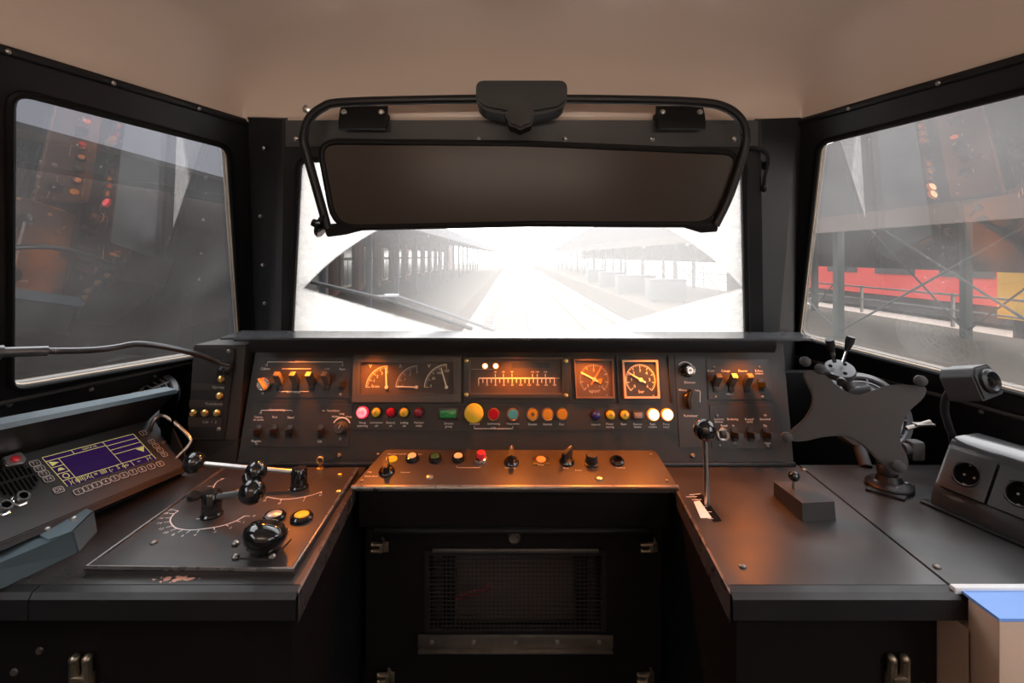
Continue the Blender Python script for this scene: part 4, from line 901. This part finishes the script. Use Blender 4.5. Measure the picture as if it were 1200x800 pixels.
# ------------------------------------------------------------------ intercom box and gooseneck microphone
ic = thing('intercom_box', P(250, 545, 1.40), 'tall narrow black intercom box left of the console', 'intercom')
f0 = [P(221, 515, 1.365), P(279, 515, 1.39), P(288, 404, 1.42), P(228, 404, 1.39)]
bk = [p+V(.012, .12, 0) for p in f0]
MB().hull(f0, bk).build('housing', consolem, ic, world=True)
FI = Frame(f0[0], f0[1]-f0[0], f0[3]-f0[0]); ii = lambda x, y, h=0: FI.px(x, y, h)
fp = MB().prism([ii(221, 512), ii(264, 513), ii(276, 408), ii(228, 406)], .0, .006, FI.M, bev=.001).build('face_plate', black, ic, world=True)
for x, y in ((269, 411), (257.5, 502)): q = ii(x, y); MB(FI.M).lathe([(.006, 0), (.006, .002), (.003, .004), (0, .004)], 14, T(q.x, q.y, .006)).build('screw', dullsteel, fp, world=True)
for pts, s_, tx in (([(225, 456), (264, 456.5), (265.5, 449), (225.5, 448)], 'Oproep', (257, 453)), ([(222.5, 476), (262, 476.5), (263, 469), (223.5, 468)], 'Treindienst', (252, 472.5)), ([(221.5, 498.5), (259, 499.5), (261, 489), (222, 488)], 'Cab  1  2', (247, 493.5))):
    sp_ = MB(FI.M).prism([ii(*p) for p in pts], .006, .008).build('label_strip', plate, fp, world=True); q = ii(*tx); MB(FI.M).text(s_, .010, T(q.x, q.y, .0085)).build('lettering', dimwhite, sp_, world=True)
for x, y in ((260.5, 443.5), (258.5, 463), (228, 483), (241.5, 483), (255.5, 483)):
    q = ii(x, y); MB(FI.M).lathe([(.0095, 0), (.0095, .005), (.0065, .008), (.0065, .011), (0, .0125)], 18, T(q.x, q.y, .006)).build('push_button', brass, fp, world=True)
b4 = [P(222, 548, 1.375), P(276, 548, 1.375), P(279, 516, 1.385), P(222, 516, 1.37)]
MB().hull(b4, [p+V(.01, .12, 0) for p in b4]).build('pedestal', consolem, ic, world=True)
gm = thing('gooseneck_microphone', P(268, 430, 1.375), 'gooseneck microphone reaching left across the window from the intercom box', 'microphone')
path = smooth([P(268, 428, 1.385), P(255, 424, 1.36), P(240, 418, 1.32), P(215, 411, 1.26), P(190, 406, 1.21), P(160, 403, 1.16), P(135, 407, 1.12), P(110, 410, 1.08), P(80, 411, 1.04), P(55, 411, 1.01)], 8)
rad = [.0068+.0007*(i % 2) for i in range(len(path)*2)]
dense = []
for a, b_ in zip(path, path[1:]): dense += [a, a.lerp(b_, .5)]
dense.append(path[-1])
MB().tube(dense, .007, 12, radii=rad[:len(dense)]).build('gooseneck', mat('dark_flexible_steel', (.14, .14, .145), .3, .9), gm, world=True)
MB().tube([P(56, 411, 1.012), P(8, 412.5, .965), P(-20, 413, .94)], .0105, 16).tube([P(3, 412.6, .962), P(-20, 413, .94)], .0145, 16).build('microphone_head', mat('gunmetal', (.16, .16, .165), .35, .8), gm, world=True)
MB().lathe([(.019, 0), (.019, .01), (.011, .018), (.010, .030), (0, .031)], 20, T(*P(265, 431, 1.395)) @ R(105, 'X')).build('socket_ring', blackpl, gm, world=True)

# ------------------------------------------------------------------ round ventilators at both windows
def ventilator(M, label):
    v = thing('round_ventilator', M, label, 'ventilator')
    MB().lathe([(.118, 0), (.122, .012), (.118, .026), (.105, .032), (.10, .028), (.10, .01), (0, .01)], 40).build('rim', mat('grey_ventilator_rim', (.10, .10, .105), .4, .2) if 'grey_ventilator_rim' not in MATS else MATS['grey_ventilator_rim'], v)
    mb = MB()
    for k in range(1, 6): mb.tube([(.018*k*math.cos(i*math.pi/16), .018*k*math.sin(i*math.pi/16), .034-.0015*k) for i in range(32)], .0028, 6, True)
    for k in range(6): a = k*math.pi/6; mb.tube([(-.105*math.cos(a), -.105*math.sin(a), .026), (0, 0, .036), (.105*math.cos(a), .105*math.sin(a), .026)], .0028, 6)
    mb.build('guard', mat('grey_guard_wire', (.16, .16, .165), .4, .3) if 'grey_guard_wire' not in MATS else MATS['grey_guard_wire'], v)
    MB().lathe([(.03, .01), (.03, .03), (0, .034)], 20).build('hub', blackpl, v)
    return v
pL = P(158, 474, 1.50); ventilator(T(*pL) @ R(14, 'Y') @ R(34, 'X'), 'round grey ventilator rising behind the terminal hood at the left wall')
pR = P(1012, 484, 1.46); ventilator(T(*pR) @ R(-14, 'Y') @ R(58, 'X'), 'round grey ventilator behind the tablet holder at the right wall')

# ------------------------------------------------------------------ tablet holder
bs = d_(1042, 571)
th = thing('tablet_holder', V(bs.x, bs.y, -.6), 'large black X shaped tablet holder on a ball foot on the right desk', 'tablet holder')
FTb = Frame(P(1000, 490, 1.17), (.90, -.43, -.04), (.10, .28, 1)); tb = lambda x, y, h=0: FTb.px(x, y, h)
out = [(942, 440), (946, 434), (961, 436), (972, 443), (985, 455), (1005, 462.5), (1022, 458), (1040, 451.5), (1062, 450.5), (1083, 453), (1086, 459), (1081, 468), (1066, 482), (1057, 500), (1056, 518), (1063, 533), (1065, 546), (1058, 555), (1046, 555), (1033, 544), (1016, 526), (1000, 515), (985, 511), (965, 512), (945, 516.5), (931, 517), (924, 513), (927, 504), (940, 493), (950, 478), (952, 463), (946, 450)]
op = smooth([tb(*p).to_3d() for p in out], 3, True)
MB(FTb.M).prism([(p.x, p.y) for p in op], -.012, 0, bev=.003).build('back_plate', mat('graphite_plastic', (.024, .025, .028), .5, cv=.08, scale=30, bump=.1), th, world=True)
for x, y, hh in ((1077, 446.5, .03), (1052, 546, .028), (943, 424, .03), (962, 432, .012), (922, 512.5, .02)):
    q = tb(x, y, .012); MB(FTb.M).tube([(q.x, q.y, -.010), (q.x, q.y, hh-.008)], .006, 10).lathe([(.011, 0), (.0135, .006), (.0125, .014), (.006, .018), (0, .0185)], 18, T(q.x, q.y, hh-.016)).build('rubber_peg', rubber, th, world=True)
q = tb(1080, 458, 0); MB(FTb.M).tube([(q.x-.02, q.y-.02, -.014), (q.x, q.y, -.014), (q.x+.002, q.y+.018, -.01)], .005, 8).build('peg_arm', blackpl, th, world=True)
p1 = FTb.M @ V(*tb(1030, 520), -.03); p2 = V(bs.x-.004, bs.y, -.555)
mb = MB(); mb.tube(smooth([FTb.M @ V(*tb(1030, 505), -.036), FTb.M @ V(*tb(1038, 530), -.045), p2+V(0, .012, .02), p2]), .017, 14).ball(p2, .024); mb.build('ball_arm', blackpl, th, world=True)
MB().prism([d_(1014, 575), d_(1060, 588), d_(1072, 571), d_(1028, 561)], -.600, -.594, bev=.001).lathe([(.052, 0), (.052, .006), (.046, .012), (.03, .016), (.024, .030), (0, .032)], 32, T(bs.x, bs.y, -.596)).build('foot_plate', black, th, world=True)
for dx, dy in ((-.036, 0), (.03, .02), (.034, -.012), (-.01, -.036)): MB().lathe([(.006, 0), (.005, .003), (0, .004)], 12, T(bs.x+dx, bs.y+dy, -.584)).build('screw', dullsteel, th, world=True)
MB().box(P(1072, 527, 1.22), (.035, .03, .05), .008).tube([P(1058, 526, 1.22), P(1074, 526, 1.22)], .014, 12).build('clamp_knob', rubber, th, world=True)
MB().tube([P(1062, 502, 1.26), P(1090, 494, 1.26)], .006, 8).box(P(1082, 497, 1.26), (.05, .02, .007), .002).build('cross_bar', dullsteel, th, world=True)
# phone cradle behind it
cb = P(984, 433, 1.40)
ph = thing('phone_cradle', cb, 'small X shaped phone cradle with black tipped prongs above the tablet holder', 'phone holder')
FPh = T(*cb) @ R(28, 'X') @ R(-8, 'Y')
MB(FPh).lathe([(.040, -.012), (.041, 0), (.038, .006), (.030, .007), (0, .007)], 32).build('cradle_disc', mat('graphite_plastic_gloss', (.05, .052, .056), .35), ph, world=True)
for a in (0, 120, 240): MB(FPh).lathe([(.0055, 0), (.005, .002), (0, .002)], 12, T(.024*math.cos(math.radians(a+30)), .024*math.sin(math.radians(a+30)), .007)).build('screw', darkhole, ph, world=True)
for (x0, y0), (x1, y1), Y1 in (((978, 424), (973, 402), 1.39), ((988, 424), (996, 399), 1.39), ((980, 440), (963, 434), 1.35), ((985, 440), (986, 447), 1.34)):
    A, B = P(x0, y0, 1.40), P(x1, y1, Y1); dv = (B-A).normalized()
    pr = MB().tube([A, A.lerp(B, .8)], .0055, 10).build('prong', chrome, ph, world=True); MB().tube([A.lerp(B, .55), B-dv*.003, B+dv*.012], .008, 12, radii=[.0065, .012, .0115]).build('rubber_tip', blackpl, pr, world=True)
MB().tube(smooth([cb+V(0, .01, -.01), P(994, 452, 1.40), P(1000, 470, 1.41), P(1003, 510, 1.42), V(P(1003, 545, 1.40).x, 1.36, -.6)]), .016, 12).tube([P(997, 462, 1.39), P(1022, 458, 1.36)], .017, 12).build('support_arm', rubber, ph, world=True)

# ------------------------------------------------------------------ reading lamp on a flexible stem
rl = thing('reading_lamp', P(1115, 530, 1.25), 'black boxy reading lamp on a curved stem behind the socket box', 'lamp')
hc = P(1145, 447, 1.10)
hM = T(*hc) @ R(14, 'Z') @ R(-16, 'X') @ R(-10, 'Y')
hexa = [(-.036, -.036), (.034, -.036), (.036, .010), (.026, .034), (-.020, .036), (-.036, .020)]
MB(hM @ R(90, 'X')).prism(rounded(hexa, .005, 3), -.050, .022, bev=.004).build('lamp_head', mat('lamp_grey_plastic', (.05, .052, .055), .45, bump=.05), rl, world=True)
MB(hM @ R(90, 'X')).lathe([(.027, .020), (.027, .030), (.021, .034), (.016, .030), (.014, .024), (0, .023)], 28).build('lens_ring', blackpl, rl, world=True)
MB(hM @ R(90, 'X')).lathe([(.0135, .024), (.010, .028), (0, .030)], 20).build('lens', gloss, rl, world=True)
MB().tube(smooth([V(P(1118, 540, 1.22).x, 1.22, -.60), P(1117, 518, 1.22), P(1112, 500, 1.21), P(1107, 480, 1.19), P(1110, 463, 1.17), P(1122, 455, 1.15), P(1134, 452, 1.13)], 6), .0085, 12).build('stem', blackpl, rl, world=True)

# ------------------------------------------------------------------ socket box
g0, g1 = d_(1087, 590), d_(1215, 646)
ax = (g1.to_3d()-g0.to_3d()).normalized(); nn = V(ax.y, -ax.x, 0)     # nn towards the driver
if nn.x > 0: nn = -nn
org = V(g0.x, g0.y, -.6)
so = thing('socket_box', org, 'glossy black double power socket box on the right desk', 'socket box')
MS = Matrix(((ax.x, -nn.x, 0, org.x), (ax.y, -nn.y, 0, org.y), (0, 0, 1, org.z), (0, 0, 0, 1)))   # x along, y to the wall, z up
prof = [(.0, .0), (.005, .03), (.012, .042), (.065, .135), (.075, .148), (.09, .155), (.17, .155), (.17, .0)]
L = .29
gl_b = mat('shiny_black_housing', (.030, .030, .032), .20, coat=.3, rv=.04, scale=20)
MB(MS).hull([V(.006, y, z) for y, z in prof], [V(L, y, z) for y, z in prof]).build('housing', gl_b, so, world=True)
MB(MS).box((L/2, .002, .003), (L+.02, .03, .006), .002).build('base_flange', black, so, world=True)
u1 = V(1, 0, 0); sl_ = V(0, .053, .093).normalized(); o3 = MS @ V(0, .0125, .043)
FS = Frame(o3, ax, MS.to_3x3() @ sl_)
ss = lambda x, y, h=0: FS.px(x, y, h)
sockm = mat('satin_black_socket', (.016, .016, .018), .34)
for cx in (.064, .160):
    ctr_ = rect(.090, .094, cx, .052)
    pl = MB(FS.M).ringplate(ctr_, rect(.056, .056, cx, .052), .028, .015, T(0, 0, .016)).build('socket_plate', sockm, so, world=True)
    rim = MB(FS.M).tube([(cx+.0265*math.cos(i*math.pi/20), .052+.0265*math.sin(i*math.pi/20), .016) for i in range(40)], .0022, 8, True).build('rim', blackpl, pl, world=True)
    wel = MB(FS.M).lathe([(.027, .0035), (.026, .003), (0, .0028)], 32, T(cx, .052, 0)).build('well', darkhole, pl, world=True)
    for dx in (-.0095, .0095): MB(FS.M).lathe([(.003, 0), (.0025, .001), (0, .001)], 12, T(cx+dx, .052, .003)).build('pin_hole', dullsteel, wel, world=True)
    for dy in (-.023, .023): MB(FS.M).box((cx, .052+dy, .008), (.005, .004, .010), .001).build('earth_clip', dullsteel, wel, world=True)
MB(FS.M).box((.018, .098, .003), (.012, .006, .003), .001).build('edge_clip', whitetrim, so, world=True)

# ------------------------------------------------------------------ sun visor
vis = thing('sun_visor', P(610, 118, 1.25), 'wide dark sun visor in a bent tubular frame over the windscreen', 'sun visor')
FV = Frame(P(615, 215, 1.26), (1, .0, 0), (0, -.12, 1)); vv = lambda x, y, h=0: FV.px(x, y, h)
vp = [vv(372, 167), vv(372, 190), vv(392, 262), vv(410, 268), vv(620, 262), vv(825, 264), vv(842, 258), vv(866, 190), vv(862, 178)]
vp = [vv(374, 166), vv(393, 267), vv(620, 262), vv(838, 263), vv(868, 179), vv(620, 168.5)]
rp = rounded(vp, [.05, .06, .0, .06, .05, .0], 6)
MB(FV.M).prism([(p.x, p.y) for p in rp], -.006, .004).build('visor_panel', visorm, vis, world=True)
MB(FV.M).tube([(p.x, p.y, 0) for p in rp], .009, 10, True).build('edging', foam, vis, world=True)
def vz(x, y, h): q = vv(x, y, h); return FV.M @ V(q.x, q.y, h)
fr_ = [vz(384, 268, .012), vz(374, 232, .013), vz(359, 178, .013), vz(356, 160, .015), vz(362, 140, .02), vz(378, 126, .022), vz(402, 120, .022), vz(500, 117, .02), vz(610, 116, .02), vz(740, 117, .02), vz(820, 120, .022), vz(850, 126, .022), vz(868, 140, .02), vz(874, 160, .015), vz(870, 182, .013), vz(855, 228, .013), vz(838, 264, .012)]
MB().tube(smooth(fr_, 6), .0115, 12).build('tube_frame', black, vis, world=True)
MB(FV.M).tube([vv(384, 270).to_3d(), vv(405, 268).to_3d(), vv(430, 266).to_3d()], .015, 10, radii=[.018, .016, .006]).build('corner_sleeve', foam, vis, world=True)
MB(FV.M).tube([vv(838, 264).to_3d(), vv(822, 266).to_3d(), vv(798, 263).to_3d()], .015, 10, radii=[.018, .016, .006]).build('corner_sleeve', foam, vis, world=True)
MB().lathe([(.030, 0), (.033, .004), (.030, .010), (.012, .012), (.010, .03)], 24, T(*vz(379, 265, .014)) @ R(-70, 'Y')).build('side_knob', chrome if False else gloss, vis, world=True)
cb_ = P(611, 120, 1.20)
body = rounded([(-.112, .045), (-.112, -.010), (-.092, -.028), (0, -.044), (.092, -.028), (.112, -.010), (.112, .045)], [.02, .03, .03, .02, .03, .03, .02], 4)
MB(T(*cb_) @ R(90, 'X')).prism([(p.x, p.y) for p in body], -.05, .035, bev=.008).build('clamp_block', mat('shiny_black_clamp', (.004, .004, .004), .28, spec=.25), vis, world=True)
kp = []
for i in range(48):
    a = 2*math.pi*i/48; r_ = .034+.0018*math.cos(8*a); kp.append((r_*math.cos(a), r_*math.sin(a)))
MB(T(*(P(609.5, 137, 1.14))) @ R(90, 'X')).prism(kp, -.03, .022, bev=.006).build('clamp_knob', mat('dark_knob_plastic', (.007, .007, .008), .42, spec=.3), vis, world=True)
for x in (428, 795):
    q = P(x, 129, 1.30)
    prof = [(0, .010), (-.010, .008), (-.020, -.008), (-.030, -.036), (-.030, -.058), (-.024, -.060), (0, -.045)]
    hook = thing('visor_bracket', q, ('left' if x < 600 else 'right')+'-hand flared black bracket above the sun visor', 'bracket', None)
    MB().hull([V(q.x-.062, q.y+y, q.z+z) for y, z in prof], [V(q.x+.062, q.y+y, q.z+z) for y, z in prof]).box((q.x, q.y+.03, q.z-.01), (.11, .06, .02), .003).build('bracket_body', foam, hook, world=True)
    for dx in (-.050, .050): MB().lathe([(.008, 0), (.008, .004), (.004, .007), (0, .007)], 14, T(q.x+dx, q.y-.020, q.z-.012) @ R(105, 'X')).build('screw', steel, hook, world=True)

# ------------------------------------------------------------------ outside: station seen through the windows
GZ = -3.0
asphalt = mat('pale_platform_paving', (.10, .080, .064), .85, cv=.15, scale=2, spec=.05); ballast = mat('brown_grey_ballast', (.40, .34, .29), .9, cv=.35, scale=14)
railm = mat('rusty_rail', (.32, .20, .14), .5, .4); sleeperm = mat('weathered_sleeper', (.28, .23, .19), .9, cv=.2, scale=4)
roofm = mat('slate_grey_roof', (.024, .021, .021), .8, cv=.15, scale=3, spec=.05); beamm = mat('dark_canopy_beam', (.05, .055, .075), .6); timber = mat('pale_canopy_boards', (.13, .115, .10), .8, cv=.1, scale=4)
brick = mat('brown_brick', (.06, .035, .03), .85, cv=.25, scale=6); brown2 = mat('rust_red_brick', (.20, .09, .07), .85, cv=.2, scale=6)
brown3 = mat('dark_brown_fascia', (.05, .036, .03), .7)
glassd = mat('pale_reflecting_window', (.32, .36, .38), .15); framec = mat('cream_window_frame', (.60, .52, .42), .6)
greenm = mat('grey_green_metal', (.055, .065, .06), .6, cv=.1); trainr = mat('red_train_paint', (.62, .045, .035), .4); trainy = mat('yellow_train_paint', (.85, .48, .02), .4); traind = mat('dark_train_underframe', (.05, .045, .045), .7)
structure('ground', MB().box((0, 60, GZ-.15), (300, 320, .2)), ballast)
structure('platform_left', MB().box((-8.2, 45, -2.55), (12.4, 150, .9)), asphalt)
structure('platform_right', MB().box((9.0, 45, -2.5), (7.2, 150, .9)), asphalt)
def track(X, label):
    t = thing('railway_track', (X, 10, GZ), label, 'track')
    for s_ in (-.75, .75): MB().box((X+s_, 70, GZ+.09), (.09, 160, .16)).build('rail', railm, t, world=True)
    mb = MB()
    for k in range(110): mb.box((X, -8+k*.75, GZ+.0), (2.5, .25, .10))
    tag(mb.build('sleepers', sleeperm, t, world=True), kind='stuff')
track(0, 'railway track straight ahead in the middle of the windscreen'); track(3.7, 'rusty track to the right of the middle track')
track(15.6, 'railway track beyond the right platform seen through the right window')
def canopy(name, label, x_edge, x_back, z_edge, z_back, xs, y0, y1, step, brace, roof):
    cn = thing(name, ((x_edge+x_back)/2, (y0+y1)/2, -2.05), label, 'canopy')
    MB().hull([V(x_edge, y0, z_edge), V(x_back, y0, z_back), V(x_back, y0, z_back+.15), V(x_edge, y0, z_edge+.15)], [V(x_edge, y1, z_edge), V(x_back, y1, z_back), V(x_back, y1, z_back+.15), V(x_edge, y1, z_edge+.15)]).build('roof', roof, cn, world=True)
    MB().box((x_edge, (y0+y1)/2, z_edge+.03), (.12, y1-y0, .32)).build('fascia', beamm if brace == 0 else brown3, cn, world=True)
    zc = z_edge-.12
    k = int((y1-y0)/step)
    for i in range(k+1):
        Y = y0+i*step
        MB().hull([V(x_edge, Y-.1, z_edge-.22), V(x_back, Y-.1, z_back-.22), V(x_back, Y+.1, z_back-.22), V(x_edge, Y+.1, z_edge-.22)], [V(x_edge, Y-.1, z_edge), V(x_back, Y-.1, z_back), V(x_back, Y+.1, z_back), V(x_edge, Y+.1, z_edge)]).build('beam', beamm if brace == 0 else framec, cn, world=True)
        for X in xs:
            zt = z_edge+(z_back-z_edge)*(X-x_edge)/(x_back-x_edge)
            MB().box((X, Y, (zt-2.05)/2), (.18, .18, zt+2.05), .01).build('column', beamm if brace == 0 else greenm, cn, world=True)
            if brace and i < k:
                mb = MB(); mb.tube([V(X, Y, -1.9), V(X, Y+step, zt-.2)], .022, 6).tube([V(X, Y, zt-.2), V(X, Y+step, -1.9)], .022, 6); mb.build('cross_brace', greenm, cn, world=True)
    return cn
canopy('platform_canopy', 'dark beamed platform canopy along the station building on the left', -2.3, -9.4, .74, 1.9, (-5.2,), -12, 72, 4.2, 0, timber)
cr_ = canopy('platform_canopy', 'pale low canopy on braced columns over the right platform', 6.6, 13.4, .62, 4.6, (8.2, 11.4), -6, 84, 6.0, 1, roofm)
MB().box((12.2, 39, .35), (.15, 90, 1.5)).build('rear_fascia', brown3, cr_, world=True)
sb_ = thing('station_building', (-9.6, 30, -2.1), 'long brown brick station building under the left canopy', 'building')
MB().box((-11.2, 32, .2), (3.2, 94, 4.6)).build('wall', brick, sb_, world=True)
for i in range(13):
    Y = 19.1+i*4.2
    MB().box((-9.55, Y, -.6), (.12, 1.5, 2.4)).box((-9.52, Y, -.2), (.14, 1.5, .1)).build('window_frame', framec, sb_, world=True)
    f_ = MB().box((-9.47, Y-.36, -.95), (.05, .6, 1.4)).box((-9.47, Y+.36, -.95), (.05, .6, 1.4)).box((-9.47, Y, .22), (.05, 1.3, .6)).build('window_pane', glassd, sb_, world=True)
    MB().box((-9.5, Y+2.1, -.55), (.3, .8, 3.1)).build('brick_pier', brown2, sb_, world=True)
for x, y, w_, d2, h_, lab in ((6.9, 21.5, 1.6, .9, .95, 'grey green bin nearest to the train on the right platform'), (6.7, 26, 2.0, .9, .95, 'widest grey green bin, second along the right platform'), (6.5, 31, 1.6, .9, .95, 'grey green bin just behind the widest bin on the right platform'), (6.4, 36.5, 1.3, .9, .95, 'furthest grey green bin along the right platform')):
    o = thing('platform_bin', (x, y, -2.05), lab, 'bin'); MB().box((x, y, -2.05+h_/2+.05), (w_, d2, h_-.1), .03).build('bin_body', greenm, o, world=True); MB().box((x, y, -2.05+h_+.03), (w_+.06, d2+.06, .08), .02).build('lid', beamm, o, world=True)
    MB().box((x-w_/2+.1, y-d2/2+.05, -2.02), (.1, .1, .1)).box((x+w_/2-.1, y-d2/2+.05, -2.02), (.1, .1, .1)).build('foot', beamm, o, world=True)
def train(X, Y, L, m_, label, cab):
    t = thing('train', (X, Y, GZ), label, 'train')
    W, z0, z1 = 2.7, -2.1, .75
    body = [(-W/2, z0), (W/2, z0), (W/2, z1-.6), (W/2-.45, z1), (-W/2+.45, z1), (-W/2, z1-.6)]
    MB().hull([V(X+x, Y, z) for x, z in body], [V(X+x, Y+L, z) for x, z in body]).build('body', m_, t, world=True)
    MB().box((X, Y+L/2, -2.5), (2.3, L*.94, .7)).build('underframe', traind, t, world=True)
    for k in range(int(L/4)):
        MB().box((X-W/2-.01, Y+2.2+k*4, -.55), (.06, 2.6, .8), .01).build('window', traind, t, world=True)
    for yy in (Y+2.5, Y+L-2.5):
        for dy in (-1, 1): MB(T(X-W/2+.25, yy+dy, GZ+.63) @ R(90, 'Y')).lathe([(.46, -.1), (.46, .1), (.3, .12), (0, .12)], 24).build('wheel', traind, t, world=True)
train(21.5, 11, 24, trainr, 'red train on the far track seen through the right window', True)
train(17.9, 5.6, 10.7, trainy, 'yellow rail vehicle beside the red train through the right window', False)
fencem = mat('grey_fence_paint', (.24, .22, .20), .6)
fn = thing('platform_fence', (13.1, 20, -2.1), 'long pale metal fence beyond the right platform', 'fence')
MB().box((13.1, 20, -1.15), (.05, 60, .06)).box((13.1, 20, -1.6), (.04, 60, .05)).build('rail', fencem, fn, world=True)
for k in range(16): MB().box((13.1, -8+k*3.7, -1.6), (.07, .07, 1.0)).build('post', fencem, fn, world=True)
# windscreen wiper
wp = thing('windscreen_wiper', FWS.M, 'windscreen wiper parked low across the left of the windscreen', 'wiper')
A, B, C2 = FWS.px(351, 336), FWS.px(440, 357), FWS.px(560, 397)
MB().tube([(A.x, A.y, -.055), (B.x, B.y, -.055), (FWS.px(552, 394).x, FWS.px(552, 394).y, -.055)], .007, 8).box((B.x, B.y, -.062), (.03, .012, .02), .003).build('blade', mat('wiper_rubber', (.02, .02, .022), .5), wp)
MB().tube([(FWS.px(452, 357).x, FWS.px(452, 357).y, -.085), (FWS.px(520, 379).x, FWS.px(520, 379).y, -.08), (FWS.px(580, 400).x, FWS.px(580, 400).y, -.075)], .006, 8).box((FWS.px(452, 358).x, FWS.px(452, 358).y, -.072), (.05, .016, .03), .004).build('arm', mat('grey_wiper_arm', (.10, .10, .11), .4, .4), wp)
